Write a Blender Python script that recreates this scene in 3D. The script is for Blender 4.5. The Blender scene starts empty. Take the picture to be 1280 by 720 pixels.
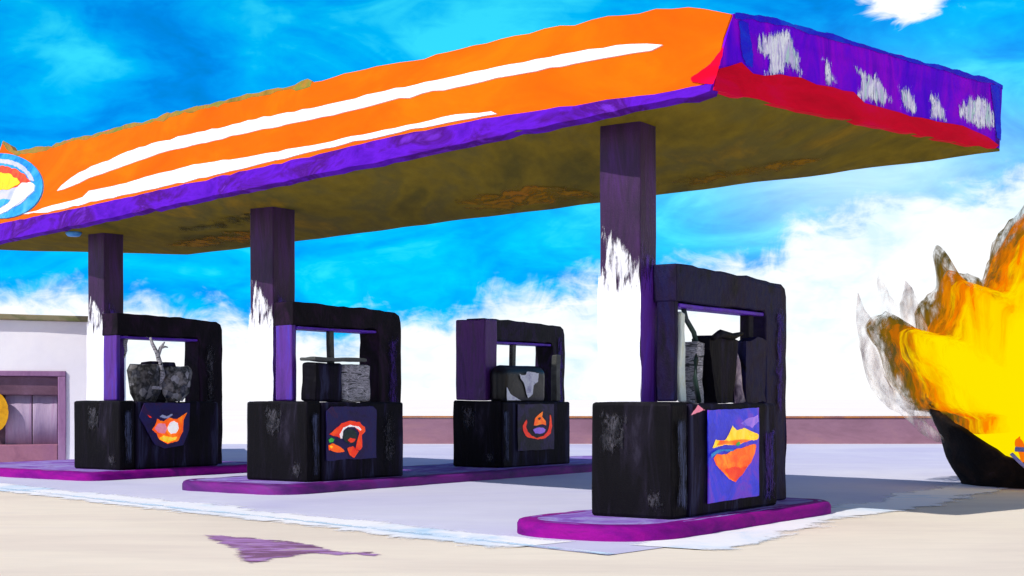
import bpy, bmesh, math, random
from mathutils import Vector, Matrix, noise as mnoise
random.seed(11)
S = bpy.context.scene
COL = S.collection
R = math.radians

# ------------------------------------------------------------------ site survey
HC, F, HZ = 1.35, 1793.0, 498.0          # eye height, focal length, horizon
def ground_pt(px, py, z=0.0):
    y = F*(HC-z)/(py-HZ)
    return Vector(((px-640)*y/F, y, z))
def ray(px, py):
    return Vector(((px-640)/F, 1.0, (HZ-py)/F))
EYE = Vector((0, 0, HC))
def on_plane(px, py, p0, n):
    d = ray(px, py)
    return EYE + d*((p0-EYE).dot(n)/d.dot(n))

# ------------------------------------------------------------------ colours / materials
def lin(c):
    def f(v):
        v /= 255.0
        return v/12.92 if v <= .04045 else ((v+.055)/1.055)**2.4
    return (f(c[0]), f(c[1]), f(c[2]), 1.0)

class NT:
    def __init__(s, tree): s.t = tree; s.n = tree.nodes; s.l = tree.links
    def add(s, typ, **kw):
        nd = s.n.new(typ)
        for k, v in kw.items():
            setattr(nd, k, v)
        return nd
    def link(s, a, b): s.l.new(a, b)
    def math(s, op, a, b=None, c=None, clamp=False):
        nd = s.n.new('ShaderNodeMath'); nd.operation = op; nd.use_clamp = clamp
        for i, v in enumerate((a, b, c)):
            if v is None: continue
            if isinstance(v, (int, float)): nd.inputs[i].default_value = v
            else: s.l.new(v, nd.inputs[i])
        return nd.outputs[0]
    def ramp(s, fac, stops, interp='LINEAR'):
        nd = s.n.new('ShaderNodeValToRGB'); cr = nd.color_ramp; cr.interpolation = interp
        while len(cr.elements) < len(stops): cr.elements.new(.5)
        for e, (p, c) in zip(cr.elements, stops):
            e.position = p; e.color = c
        s.l.new(fac, nd.inputs[0])
        return nd.outputs[0]
    def mix(s, fac, a, b, typ='MIX'):
        nd = s.n.new('ShaderNodeMix'); nd.data_type = 'RGBA'; nd.blend_type = typ
        for idx, v in ((0, fac), (6, a), (7, b)):
            if isinstance(v, (int, float)): nd.inputs[idx].default_value = v
            elif isinstance(v, tuple): nd.inputs[idx].default_value = v
            else: s.l.new(v, nd.inputs[idx])
        return nd.outputs[2]
    def noise(s, vec, scale, detail=4, rough=.55, dist=0.0):
        nd = s.n.new('ShaderNodeTexNoise'); nd.inputs['Scale'].default_value = scale
        nd.inputs['Detail'].default_value = detail; nd.inputs['Roughness'].default_value = rough
        nd.inputs['Distortion'].default_value = dist
        if vec is not None: s.l.new(vec, nd.inputs['Vector'])
        return nd.outputs['Fac']

def paint(name, stops, scale=2.0, stretch=(1, 1, 1), rot=(0, 0, 0), rough=.5, bump=.25, spec=.3, grain=.12, metallic=0.0, dist=.8, detail=6, dry=0.0, body=1.0, glow=0.0):
    """Brushed paint: stops = [(pos, rgb255)] picked by a stretched noise, plus fine grain and a bristle bump."""
    m = bpy.data.materials.new(name); m.use_nodes = True
    t = NT(m.node_tree); bs = t.n['Principled BSDF']
    tc = t.add('ShaderNodeTexCoord'); mp = t.add('ShaderNodeMapping')
    mp.inputs['Scale'].default_value = stretch; mp.inputs['Rotation'].default_value = rot
    t.link(tc.outputs['Object'], mp.inputs[0])
    n1 = t.noise(mp.outputs[0], scale, detail, .62, dist)
    col = t.ramp(n1, [(p, lin(c)) for p, c in stops])
    n2 = t.noise(mp.outputs[0], scale*9, 5, .6, .4)
    n3 = t.noise(tc.outputs['Object'], 60, 2, .6)
    g = t.math('ADD', t.math('MULTIPLY', n2, .7), t.math('MULTIPLY', n3, .3))
    gv = t.math('MULTIPLY_ADD', g, 2*grain*1.6, 1-grain*1.6)
    comb = t.add('ShaderNodeCombineColor')
    for i in range(3): t.link(gv, comb.inputs[i])
    col = t.mix(1.0, col, comb.outputs[0], 'MULTIPLY')
    t.link(col, bs.inputs['Base Color'])
    rr = t.math('MULTIPLY_ADD', n2, .3, rough-.15, True); t.link(rr, bs.inputs['Roughness'])
    bs.inputs['Specular IOR Level'].default_value = spec
    bs.inputs['Metallic'].default_value = metallic
    if bump:
        b = t.add('ShaderNodeBump'); b.inputs['Strength'].default_value = bump; b.inputs['Distance'].default_value = .03
        t.link(g, b.inputs['Height']); t.link(b.outputs[0], bs.inputs['Normal'])
    if glow:
        t.link(col, bs.inputs['Emission Color']); bs.inputs['Emission Strength'].default_value = glow
    if dry:
        # hand-brushed mark: bristles break up towards the rim of the stroke (the mesh carries 'edge', 0 at the rim, 1 inside)
        at = t.add('ShaderNodeAttribute'); at.attribute_name = 'edge'
        n4 = t.noise(mp.outputs[0], scale*3.5, 6, .7, .6)
        f = t.math('MULTIPLY_ADD', at.outputs['Fac'], body, t.math('MULTIPLY', t.math('SUBTRACT', n4, .5), 2.2*dry))
        f = t.math('ADD', f, t.math('MULTIPLY_ADD', at.outputs['Fac'], .3, -.3))
        mr = t.add('ShaderNodeMapRange'); mr.interpolation_type = 'SMOOTHSTEP'; t.link(f, mr.inputs[0])
        mr.inputs[1].default_value = .02; mr.inputs[2].default_value = .40+max(0, 1-body)*.5
        tr = t.add('ShaderNodeBsdfTransparent'); mx = t.add('ShaderNodeMixShader')
        t.link(mr.outputs[0], mx.inputs[0]); t.link(tr.outputs[0], mx.inputs[1]); t.link(bs.outputs[0], mx.inputs[2])
        t.link(mx.outputs[0], t.n['Material Output'].inputs[0]); m['dry'] = 1
    return m

ORANGE = paint('orange_paint', [(.25, (234, 84, 0)), (.5, (236, 98, 0)), (.68, (238, 112, 0)), (.85, (236, 136, 0))], .45, (1, 1, 2.2), grain=.06, bump=.12, rough=.75, spec=.06)
WHITE = paint('white_paint', [(.3, (226, 224, 238)), (.55, (244, 243, 250)), (.8, (250, 248, 250))], 1.2, (1, 1, 3), grain=.04, bump=.15, rough=.6)
PURPLE_BAND = paint('violet_band_paint', [(.3, (66, 8, 150)), (.46, (92, 22, 190)), (.56, (70, 14, 120)), (.64, (104, 40, 190)), (.72, (84, 40, 100)), (.86, (120, 96, 190))], .9, (1, 1, 3), grain=.18, bump=.2, spec=.06, rough=.75)
PURPLE_FACE = paint('violet_fascia_paint', [(.28, (70, 0, 215)), (.42, (104, 0, 225)), (.55, (150, 0, 222)), (.66, (96, 0, 205)), (.8, (185, 10, 200))], 1.0, (2.2, 2.2, .6), (0, R(10), 0), grain=.14, bump=.2, spec=.06, rough=.75)
BLUE_EDGE = paint('blue_edge_paint', [(.3, (50, 0, 190)), (.5, (30, 20, 215)), (.7, (10, 70, 220)), (.85, (130, 0, 190))], 2, (1, 1, 1), grain=.1, spec=.1, dry=.9)
RED = paint('crimson_paint', [(.3, (200, 0, 36)), (.5, (220, 0, 42)), (.75, (220, 0, 76))], 1.0, (1, 1, 3), grain=.06, bump=.12, rough=.75, spec=.06)
RED_DRY = paint('crimson_brushed_paint', [(.3, (200, 0, 36)), (.5, (220, 0, 42)), (.75, (220, 0, 76))], 1.0, (1, 1, 3), grain=.06, bump=.12, rough=.75, spec=.06, dry=.9)
SMEAR = paint('pale_smear_paint', [(.26, (160, 110, 215)), (.36, (205, 196, 232)), (.45, (246, 248, 250)), (.54, (200, 180, 232)), (.60, (176, 216, 206)), (.68, (248, 246, 252)), (.85, (160, 160, 215))], 2.6, (3.2, 3.2, .7), (0, R(14), 0), grain=.2, bump=.3, dry=1.7, body=.72)
TRIM = paint('pale_lilac_trim', [(.3, (60, 130, 215)), (.44, (130, 130, 200)), (.54, (180, 170, 220)), (.64, (70, 150, 200)), (.8, (100, 60, 120))], 1.6, (1, 1, 4), grain=.2)
OLIVE = paint('olive_ceiling_paint', [(.26, (78, 74, 42)), (.38, (98, 89, 36)), (.48, (126, 109, 34)), (.56, (106, 97, 46)), (.64, (140, 114, 36)), (.74, (112, 102, 48)), (.86, (150, 106, 36))], .55, (1.1, .30, 1), (0, 0, R(-49)), rough=.95, spec=.02, grain=.30, bump=.35, dist=.4, detail=8)
OCHRE = paint('ochre_roof_edge', [(.3, (100, 100, 20)), (.5, (170, 120, 20)), (.7, (90, 130, 40))], 2, grain=.2)
COLUMN = paint('aubergine_shade_paint', [(.3, (34, 15, 46)), (.5, (52, 22, 66)), (.65, (66, 26, 92)), (.8, (58, 36, 120))], 1.6, (3, 3, .5), grain=.22, bump=.3)  # dark shaft tone stands in for the canopy's shade
COLUMN_SHADED = paint('violet_shaded_paint', [(.3, (78, 30, 122)), (.5, (98, 44, 160)), (.66, (84, 52, 190)), (.8, (140, 90, 190))], 1.8, (4, 4, .5), grain=.18, bump=.3, dry=1.1, body=.62)
POST_VIOLET = paint('violet_post_paint', [(.3, (66, 26, 108)), (.5, (86, 38, 140)), (.66, (74, 46, 168)), (.8, (120, 80, 170))], 1.8, (4, 4, .5), grain=.18, bump=.3)
COLUMN_SUNLIT = paint('sunlit_white_paint', [(.3, (222, 222, 240)), (.5, (246, 246, 252)), (.8, (250, 248, 250))], 1.5, (3, 3, .6), grain=.05, dry=1.1, body=.62)
BLACK = paint('charcoal_paint', [(.3, (5, 3, 9)), (.48, (11, 8, 20)), (.58, (22, 14, 40)), (.68, (46, 48, 76)), (.75, (18, 12, 30)), (.88, (44, 32, 66))], 1.3, (3, 3, .45), grain=.3, bump=.3, rough=.65, spec=.1)
CABINET = paint('sooty_black_paint', [(.3, (5, 4, 7)), (.5, (10, 8, 14)), (.62, (24, 20, 32)), (.72, (48, 44, 60)), (.84, (16, 12, 22))], 1.4, (2.5, 2.5, .55), grain=.35, bump=.35, rough=.65, spec=.1)
FRAME = paint('black_violet_paint', [(.3, (7, 5, 11)), (.48, (17, 10, 24)), (.58, (36, 16, 58)), (.68, (14, 9, 17)), (.84, (48, 38, 110))], 1.5, (2, 2, 1), grain=.3, bump=.3, rough=.6, spec=.14)
FRAME_BROWN = paint('black_brown_paint', [(.3, (9, 6, 14)), (.48, (20, 12, 24)), (.6, (40, 20, 46)), (.7, (22, 14, 24)), (.86, (56, 36, 66))], 1.5, (2, 2, .8), grain=.3, bump=.3, rough=.65, spec=.1)
FRAME_BLUE = paint('midnight_violet_paint', [(.3, (12, 8, 24)), (.45, (26, 14, 50)), (.56, (22, 20, 64)), (.66, (12, 8, 20)), (.8, (36, 52, 130))], 1.4, (2, 2, 1), grain=.3, bump=.3, rough=.6, spec=.14)
FRAME_PURPLE = paint('plum_paint', [(.3, (56, 24, 78)), (.5, (84, 36, 116)), (.66, (66, 40, 86)), (.82, (110, 64, 150))], 1.8, (4, 4, .6), grain=.25, bump=.35)
SOFFIT = paint('bright_violet_trim', [(.3, (60, 14, 130)), (.5, (90, 24, 190)), (.75, (50, 20, 90))], 2.5, grain=.2)
KERB = paint('magenta_kerb_paint', [(.28, (88, 8, 100)), (.45, (122, 10, 128)), (.6, (146, 12, 136)), (.72, (98, 20, 112)), (.85, (142, 60, 165))], 1.3, (1, 1, 3), grain=.22, bump=.35, rough=.75, spec=.08)
KERB_DARK = paint('dark_plum_kerb_paint', [(.28, (62, 18, 84)), (.45, (88, 22, 110)), (.6, (120, 20, 128)), (.85, (88, 60, 150))], 1.1, (1, 1, 3), grain=.2, bump=.35, rough=.65)
ISLAND = paint('lavender_island_paint', [(.28, (110, 60, 150)), (.45, (140, 100, 190)), (.56, (160, 150, 210)), (.66, (130, 80, 160)), (.85, (170, 140, 200))], 1.2, (1, 2, 1), grain=.2, bump=.3, rough=.8, spec=.08)
CONCRETE = paint('pale_lavender_concrete', [(.3, (192, 190, 222)), (.45, (204, 203, 228)), (.58, (213, 213, 232)), (.75, (222, 221, 234))], .16, (1, 1, 1), (0, 0, R(40)), rough=.9, spec=.05, grain=.06, bump=.15)
EDGING = paint('white_edge_paint', [(.3, (190, 220, 244)), (.46, (242, 244, 250)), (.7, (252, 250, 250)), (.85, (236, 236, 250))], .6, rough=.8, grain=.05, bump=.15, dry=1.1, body=.8)
BLUELINE = paint('pale_blue_line_paint', [(.36, (236, 240, 248)), (.48, (190, 222, 244)), (.6, (214, 230, 246)), (.8, (240, 240, 250))], .7, rough=.8, grain=.08, dry=1.4, body=.45)
ROADM = paint('cream_road', [(.3, (222, 210, 194)), (.46, (231, 219, 203)), (.58, (237, 226, 208)), (.75, (228, 217, 208))], .22, (.5, 1.6, 1), rough=.95, spec=.02, grain=.08, bump=.15)
PLAIN = paint('white_sand_plain', [(.3, (252, 244, 238)), (.6, (255, 250, 244)), (.8, (253, 247, 242))], .04, rough=1.0, spec=.0, grain=.02, bump=.03)
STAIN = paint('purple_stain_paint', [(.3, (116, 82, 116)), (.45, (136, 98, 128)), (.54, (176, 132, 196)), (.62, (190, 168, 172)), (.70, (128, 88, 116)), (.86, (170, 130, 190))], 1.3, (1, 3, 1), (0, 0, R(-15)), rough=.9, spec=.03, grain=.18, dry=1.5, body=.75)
WALLM = paint('mauve_wall_plaster', [(.3, (126, 92, 108)), (.5, (140, 104, 122)), (.7, (150, 112, 122)), (.85, (150, 104, 96))], .5, (1, 1, 3), rough=.85, grain=.12, bump=.25)
COPING = paint('rusty_coping', [(.35, (120, 80, 92)), (.5, (176, 112, 60)), (.7, (110, 76, 90))], .5, rough=.8, grain=.15)
HOUSE = paint('white_render', [(.3, (236, 234, 244)), (.55, (246, 244, 248)), (.8, (240, 240, 252))], .5, rough=.85, grain=.04, bump=.15)
HOUSE_ROOF = paint('olive_roof', [(.3, (96, 104, 62)), (.5, (134, 128, 100)), (.75, (150, 130, 90))], 1.5, (1, 1, 3), rough=.8, grain=.2)
MAUVE = paint('mauve_frame_paint', [(.3, (130, 92, 132)), (.5, (150, 110, 150)), (.7, (158, 122, 160))], 1.6, (2, 2, .6), grain=.12)
DIM = paint('dark_plum_recess', [(.3, (80, 54, 72)), (.5, (104, 74, 92)), (.75, (122, 92, 116))], 1.6, grain=.18)
CURTAIN = paint('grey_lilac_curtain', [(.3, (156, 136, 168)), (.5, (178, 158, 184)), (.7, (160, 126, 162))], 2.0, (3, 3, .4), grain=.12, bump=.2)
SILL = paint('dusty_pink_sill', [(.3, (136, 88, 112)), (.5, (160, 108, 128)), (.75, (150, 100, 130))], 1.6, grain=.12)
AMBER = paint('amber_disc_paint', [(.3, (190, 130, 0)), (.5, (226, 165, 10)), (.75, (170, 120, 30))], 2.5, grain=.2)
CHAR = paint('charred_black', [(.3, (9, 7, 8)), (.5, (20, 15, 15)), (.64, (40, 28, 22)), (.78, (70, 54, 60)), (.9, (26, 20, 16))], 2.0, (1, 1, 1), grain=.35, bump=.9, rough=.85, spec=.15)
CHROME = paint('black_gloss', [(.3, (4, 4, 7)), (.55, (14, 13, 18)), (.68, (44, 40, 36)), (.85, (24, 20, 34))], 2.0, grain=.25, bump=.25, rough=.34, spec=.3)
GLARE = paint('painted_reflection', [(.3, (170, 165, 196)), (.5, (232, 232, 240)), (.8, (205, 205, 220))], 5, grain=.14, bump=.25, rough=.25, dry=.7)
SCRIBBLE = paint('scratched_metal', [(.34, (24, 24, 26)), (.43, (84, 84, 88)), (.50, (190, 186, 196)), (.57, (80, 78, 86)), (.64, (230, 228, 236)), (.78, (110, 104, 118))], 4.5, (.6, .6, 3), grain=.35, bump=.5, dist=3.0, detail=9)
RUBBLE_STOPS = [(.0, (12, 11, 14)), (.2, (34, 34, 38)), (.35, (22, 30, 54)), (.5, (104, 98, 96)), (.62, (10, 9, 10)), (.75, (50, 42, 40)), (.88, (150, 148, 156))]
DARKBAR = paint('dark_olive_bar', [(.3, (34, 36, 34)), (.5, (64, 66, 64)), (.75, (90, 92, 88))], 3, grain=.2)
PALEPINK = paint('pale_pink_grip', [(.3, (70, 60, 80)), (.46, (150, 128, 146)), (.58, (205, 186, 196)), (.7, (90, 100, 130))], 5, grain=.2)
HOSE = paint('green_black_hose', [(.3, (28, 48, 40)), (.5, (40, 60, 56)), (.75, (70, 60, 84))], 5, grain=.2)
PALEGREEN = paint('pale_green_panel', [(.3, (200, 214, 206)), (.5, (228, 236, 228)), (.7, (206, 206, 150)), (.85, (236, 238, 238))], 3, (3, 3, .8), grain=.12)
E_BLUE = paint('panel_cobalt', [(.3, (38, 30, 180)), (.5, (46, 52, 215)), (.62, (110, 50, 200)), (.75, (60, 60, 200))], 2.2, grain=.12, rough=.4, glow=0.30)  # glow added to brighten the shaded panel, no backlight behind it
E_NIGHT = paint('panel_midnight', [(.3, (16, 10, 46)), (.45, (36, 16, 84)), (.58, (24, 22, 92)), (.7, (64, 16, 70)), (.85, (26, 54, 110))], 2.6, grain=.25, rough=.5)
E_DUSK = paint('panel_dusk', [(.3, (10, 9, 18)), (.48, (20, 13, 40)), (.6, (44, 20, 84)), (.7, (18, 26, 70)), (.85, (22, 66, 84))], 2.6, grain=.25, rough=.5)
E_ORANGE = paint('decal_orange', [(.3, (235, 60, 10)), (.5, (250, 100, 10)), (.65, (255, 140, 20)), (.8, (225, 40, 20))], 4, grain=.1, rough=.4, dry=.7, glow=0.55)  # glow in these decals is added so they stand out in shade
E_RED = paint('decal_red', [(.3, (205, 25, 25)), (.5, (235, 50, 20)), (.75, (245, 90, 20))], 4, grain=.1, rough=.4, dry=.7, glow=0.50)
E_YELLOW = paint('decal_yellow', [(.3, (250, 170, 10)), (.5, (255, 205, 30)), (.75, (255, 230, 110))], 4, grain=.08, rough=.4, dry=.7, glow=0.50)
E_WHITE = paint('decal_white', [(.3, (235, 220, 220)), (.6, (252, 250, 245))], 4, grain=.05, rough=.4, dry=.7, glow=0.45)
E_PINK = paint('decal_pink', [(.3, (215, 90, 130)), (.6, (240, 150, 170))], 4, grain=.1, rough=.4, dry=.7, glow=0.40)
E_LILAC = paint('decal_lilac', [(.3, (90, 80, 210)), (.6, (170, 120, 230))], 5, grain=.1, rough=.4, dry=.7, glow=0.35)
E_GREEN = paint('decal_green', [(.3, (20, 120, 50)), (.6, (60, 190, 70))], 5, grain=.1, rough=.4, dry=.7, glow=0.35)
E_DARK = paint('decal_dark', [(.3, (16, 22, 24)), (.6, (30, 60, 56)), (.75, (80, 30, 30))], 6, grain=.1, rough=.4, dry=.7)
E_SKY = paint('decal_sky', [(.3, (20, 130, 225)), (.5, (60, 170, 240)), (.7, (120, 195, 235)), (.85, (170, 160, 220))], 2.2, grain=.08, rough=.5, dry=.7)
E_PALE = paint('decal_pale_lilac', [(.3, (170, 180, 225)), (.55, (200, 200, 232)), (.8, (216, 190, 224))], 2.2, grain=.08, rough=.5, dry=.7)
R_SKY = paint('roundel_sky', [(.3, (10, 110, 210)), (.5, (40, 155, 230)), (.7, (90, 180, 228)), (.85, (150, 140, 210))], 2.2, grain=.08, rough=.5)
R_RED = paint('roundel_red', [(.3, (225, 40, 20)), (.6, (245, 90, 20))], 4, grain=.1, rough=.5)
R_YELLOW = paint('roundel_yellow', [(.3, (250, 190, 0)), (.6, (255, 225, 10))], 4, grain=.08, rough=.5)
EDGE_LIGHT = paint('grey_highlight_streaks', [(.3, (26, 28, 42)), (.45, (52, 58, 84)), (.58, (80, 88, 116)), (.7, (34, 30, 48)), (.85, (100, 102, 120))], 2.2, (5, 5, .5), grain=.2, spec=.15, rough=.7, dry=1.30, body=0.55)  # blue-grey highlight along the pump corners, painted in
WORN_GREY = paint('worn_ash_scuffs', [(.3, (18, 18, 24)), (.5, (40, 40, 46)), (.65, (78, 76, 84)), (.85, (30, 30, 38))], 3.0, (2, 2, 1), grain=.25, spec=.15, rough=.8, dry=1.30, body=0.50)
WORN_VIOLET = paint('worn_violet_streaks', [(.3, (38, 18, 70)), (.5, (60, 28, 112)), (.65, (40, 42, 130)), (.85, (80, 70, 150))], 2.4, (3, 3, .8), grain=.2, spec=.15, rough=.7, dry=1.30, body=0.50)
WORN_OCHRE = paint('ochre_scumble', [(.3, (116, 92, 28)), (.5, (150, 112, 26)), (.65, (160, 104, 28)), (.85, (130, 106, 36))], 1.0, (1, .4, 1), (0, 0, R(-49)), grain=.25, spec=.02, rough=.9, dry=1.2, body=.42)
WORN_DARK = paint('dark_scumble', [(.3, (66, 62, 36)), (.5, (82, 75, 36)), (.7, (92, 84, 42))], 1.0, (1, .4, 1), (0, 0, R(-49)), grain=.25, spec=.02, rough=.9, dry=1.2, body=.40)
BLUELAMP = paint('blue_lamp_paint', [(.3, (50, 130, 220)), (.7, (90, 170, 240))], 4, grain=.1)

def voronoi_mat(name, dark=1.0):
    m = bpy.data.materials.new(name); m.use_nodes = True
    t = NT(m.node_tree); bs = t.n['Principled BSDF']
    tc = t.add('ShaderNodeTexCoord'); v = t.add('ShaderNodeTexVoronoi'); v.inputs['Scale'].default_value = 9.5
    t.link(tc.outputs['Object'], v.inputs['Vector'])
    sep = t.add('ShaderNodeSeparateColor'); t.link(v.outputs['Color'], sep.inputs[0])
    col = t.ramp(sep.outputs[0], [(p, lin(c)) for p, c in RUBBLE_STOPS], 'CONSTANT')
    n = t.noise(tc.outputs['Object'], 14, 5)
    col = t.mix(.35, col, t.ramp(n, [(.42, lin((8, 8, 10))), (.62, lin((150, 148, 152)))]))
    col = t.mix(1.0, col, (dark, dark, dark, 1), 'MULTIPLY')
    t.link(col, bs.inputs['Base Color']); bs.inputs['Roughness'].default_value = .7
    b = t.add('ShaderNodeBump'); b.inputs['Strength'].default_value = .5; t.link(n, b.inputs['Height']); t.link(b.outputs[0], bs.inputs['Normal'])
    return m
RUBBLE = voronoi_mat('broken_grey_facets', 1.35)
RUBBLE_DARK = voronoi_mat('broken_black_facets', .6)

# ------------------------------------------------------------------ mesh helpers
def link_mesh(name, bm, mat, parent=None, smooth=False, loc=None):
    me = bpy.data.meshes.new(name)
    bmesh.ops.recalc_face_normals(bm, faces=bm.faces)
    bm.to_mesh(me); bm.free()
    if smooth:
        for p in me.polygons: p.use_smooth = True
    o = bpy.data.objects.new(name, me); COL.objects.link(o)
    me.materials.append(mat)
    if parent: o.parent = parent
    if loc: o.location = loc
    return o
def tag(o, label=None, cat=None, group=None, kind=None):
    if label: o['label'] = label
    if cat: o['category'] = cat
    if group: o['group'] = group
    if kind: o['kind'] = kind
    return o
def empty(name, loc=(0, 0, 0), rz=0.0):
    o = bpy.data.objects.new(name, None); COL.objects.link(o)
    o.location = loc; o.rotation_euler = (0, 0, rz); o.empty_display_size = .3
    return o
def rough_up(bm, amp, freq=2.2, seed=0.0):
    for v in bm.verts:
        p = v.co*freq + Vector((seed, seed*1.7, seed*.6))
        v.co += Vector(mnoise.noise_vector(p))*amp
def box(bm, x0, x1, y0, y1, z0, z1, bev=.02, cuts=0, seg=2):
    b = bmesh.new()
    bmesh.ops.create_cube(b, size=1)
    for v in b.verts:
        v.co = Vector((x0+(v.co.x+.5)*(x1-x0), y0+(v.co.y+.5)*(y1-y0), z0+(v.co.z+.5)*(z1-z0)))
    if bev: bmesh.ops.bevel(b, geom=b.edges[:], offset=bev, segments=seg, affect='EDGES', profile=.5)
    if cuts: bmesh.ops.subdivide_edges(b, edges=[e for e in b.edges if e.calc_length() > .25], cuts=cuts, use_grid_fill=True)
    me = bpy.data.meshes.new('tmp'); b.to_mesh(me); b.free(); bm.from_mesh(me); bpy.data.meshes.remove(me)
    return bm
def wobble_outline(pts, step, amp, seed=0.0):
    out = []
    n = len(pts)
    for i in range(n):
        a, b = Vector(pts[i]), Vector(pts[(i+1) % n])
        k = max(1, int((b-a).length/step))
        d = (b-a).normalized() if (b-a).length > 1e-6 else Vector((1, 0))
        nn = Vector((-d.y, d.x))
        for j in range(k):
            p = a+(b-a)*(j/k)
            w = (mnoise.noise(Vector((p.x*3.1+seed, p.y*3.1, seed)))+.55*mnoise.noise(Vector((p.x*15+seed, p.y*15, seed+3))))*amp if j else 0
            out.append(tuple(p+nn*w))
    return out
def slab(bm, pts, frame, d0, d1):
    """closed plate: 2D outline pts in frame (origin, ax, ay, normal) from depth d0 to d1 along normal"""
    o, ax, ay, n = frame
    lo = [bm.verts.new(o+ax*p[0]+ay*p[1]+n*d0) for p in pts]
    hi = [bm.verts.new(o+ax*p[0]+ay*p[1]+n*d1) for p in pts]
    bm.faces.new(lo); bm.faces.new(hi)
    k = len(pts)
    for i in range(k):
        bm.faces.new((lo[i], lo[(i+1) % k], hi[(i+1) % k], hi[i]))
    return bm
def brush(bm, pts, frame, d, inset=.03):
    """a painted mark: one sheet lying d proud of its surface, with an 'edge' value 0 at the rim and 1 inside"""
    o, ax, ay, n = frame
    lay = bm.verts.layers.float.get('edge') or bm.verts.layers.float.new('edge')
    P = [Vector((p[0], p[1])) for p in pts]
    b = bmesh.new()
    f = b.faces.new([b.verts.new((p.x, p.y, 0)) for p in P])
    bmesh.ops.triangulate(b, faces=[f])
    for _ in range(7):
        lng = [e for e in b.edges if e.calc_length() > inset*.8]
        if not lng or len(b.verts) > 2500: break
        bmesh.ops.subdivide_edges(b, edges=lng, cuts=1)
        bmesh.ops.triangulate(b, faces=b.faces[:])
    m_ = {}; b.verts.index_update()
    for q in b.verts:
        c = q.co.xy; best = 1e9
        for i in range(len(P)):
            a_ = P[i-1]; e_ = P[i]-a_; t_ = max(0, min(1, (c-a_).dot(e_)/max(e_.length_squared, 1e-12)))
            best = min(best, (c-a_-e_*t_).length)
        w_ = bm.verts.new(o+ax*c.x+ay*c.y+n*d); w_[lay] = min(1.0, best/inset); m_[q.index] = w_
    for g in b.faces:
        bm.faces.new([m_[q.index] for q in g.verts])
    b.free()
    return bm
def mark(bm, pts, frame, lo, hi, mat, inset=.03):
    if mat.get('dry'): brush(bm, pts, frame, hi, inset)
    else: slab(bm, pts, frame, lo, hi)
def tube(bm, path, rads, seg=8):
    rings = []
    for i, p in enumerate(path):
        p = Vector(p)
        a = Vector(path[max(0, i-1)]); b = Vector(path[min(len(path)-1, i+1)])
        t = (b-a).normalized()
        up = Vector((0, 0, 1)) if abs(t.z) < .9 else Vector((1, 0, 0))
        s = t.cross(up).normalized(); q = s.cross(t).normalized()
        r = rads[i] if isinstance(rads, (list, tuple)) else rads
        rings.append([bm.verts.new(p+(s*math.cos(6.2832*k/seg)+q*math.sin(6.2832*k/seg))*r) for k in range(seg)])
    for A, B in zip(rings, rings[1:]):
        for k in range(seg): bm.faces.new((A[k], A[(k+1) % seg], B[(k+1) % seg], B[k]))
    bm.faces.new(rings[0]); bm.faces.new(rings[-1])
    return bm
def sheet(name, pts, z, mat, cuts=0):
    bm = bmesh.new()
    bm.faces.new([bm.verts.new((p[0], p[1], z)) for p in pts])
    o = link_mesh(name, bm, mat)
    if o.data.polygons[0].normal.z < 0: o.data.flip_normals()
    return tag(o, kind='structure')

# ------------------------------------------------------------------ ground
sheet('ground', [(-700, -200), (700, -200), (700, 1500), (-700, 1500)], -.006, PLAIN)
sheet('road', [(-60, -30), (60, -30), (60, 41.6), (-60, 41.6)], 0.0, ROADM)
K = Vector((.82, 12.3)); e1 = Vector((-.684, .73)); e2 = Vector((.55, .835))
def wavy(p, d, length, amp, n=40, seed=0.0):
    nn = Vector((-d.y, d.x))
    return [p+d*(length*i/n)+nn*(mnoise.noise(Vector((i*.9*length/n*.35+seed, seed, 0)))*amp) for i in range(n+1)]
left_edge = wavy(K, e1, 40, .10, seed=2.3)
right_edge = wavy(K, e2, 33, .22, seed=7.1)
fc = [tuple(p) for p in reversed(left_edge)] + [tuple(p) for p in right_edge[1:]] + [(19, 42.2), (-26.6, 42.2)]
sheet('forecourt', fc, .006, CONCRETE)
def edge_strip(name, edge, inward, w0, w1, z, mat, seed):
    bm = bmesh.new(); prev = None; lay = bm.verts.layers.float.new('edge')
    for i, p in enumerate(edge):
        k = 1+.35*mnoise.noise(Vector((i*.55, seed, 1)))
        row = []
        for f, e_ in ((0, 0.0), (.35, 1.0), (.7, 1.0), (1, 0.0)):
            q = p+inward*(w0+(w1-w0)*k*f)
            vq = bm.verts.new((q.x, q.y, z)); vq[lay] = e_; row.append(vq)
        if prev:
            for j in range(3): bm.faces.new((prev[j], row[j], row[j+1], prev[j+1]))
        prev = row
    o = link_mesh(name, bm, mat)
    for p in o.data.polygons:
        if p.normal.z < 0: o.data.flip_normals(); break
    return tag(o, kind='structure')
edge_strip('painted_edge_line', left_edge[1:], Vector((.73, .684)), -.45, .75, .010, EDGING, 1)
edge_strip('painted_blue_line', left_edge, Vector((.73, .684)), -.05, .14, .014, BLUELINE, 5)
edge_strip('painted_edge_line', right_edge[1:], Vector((-.835, .55)), -.75, .60, .011, EDGING, 3)

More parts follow.
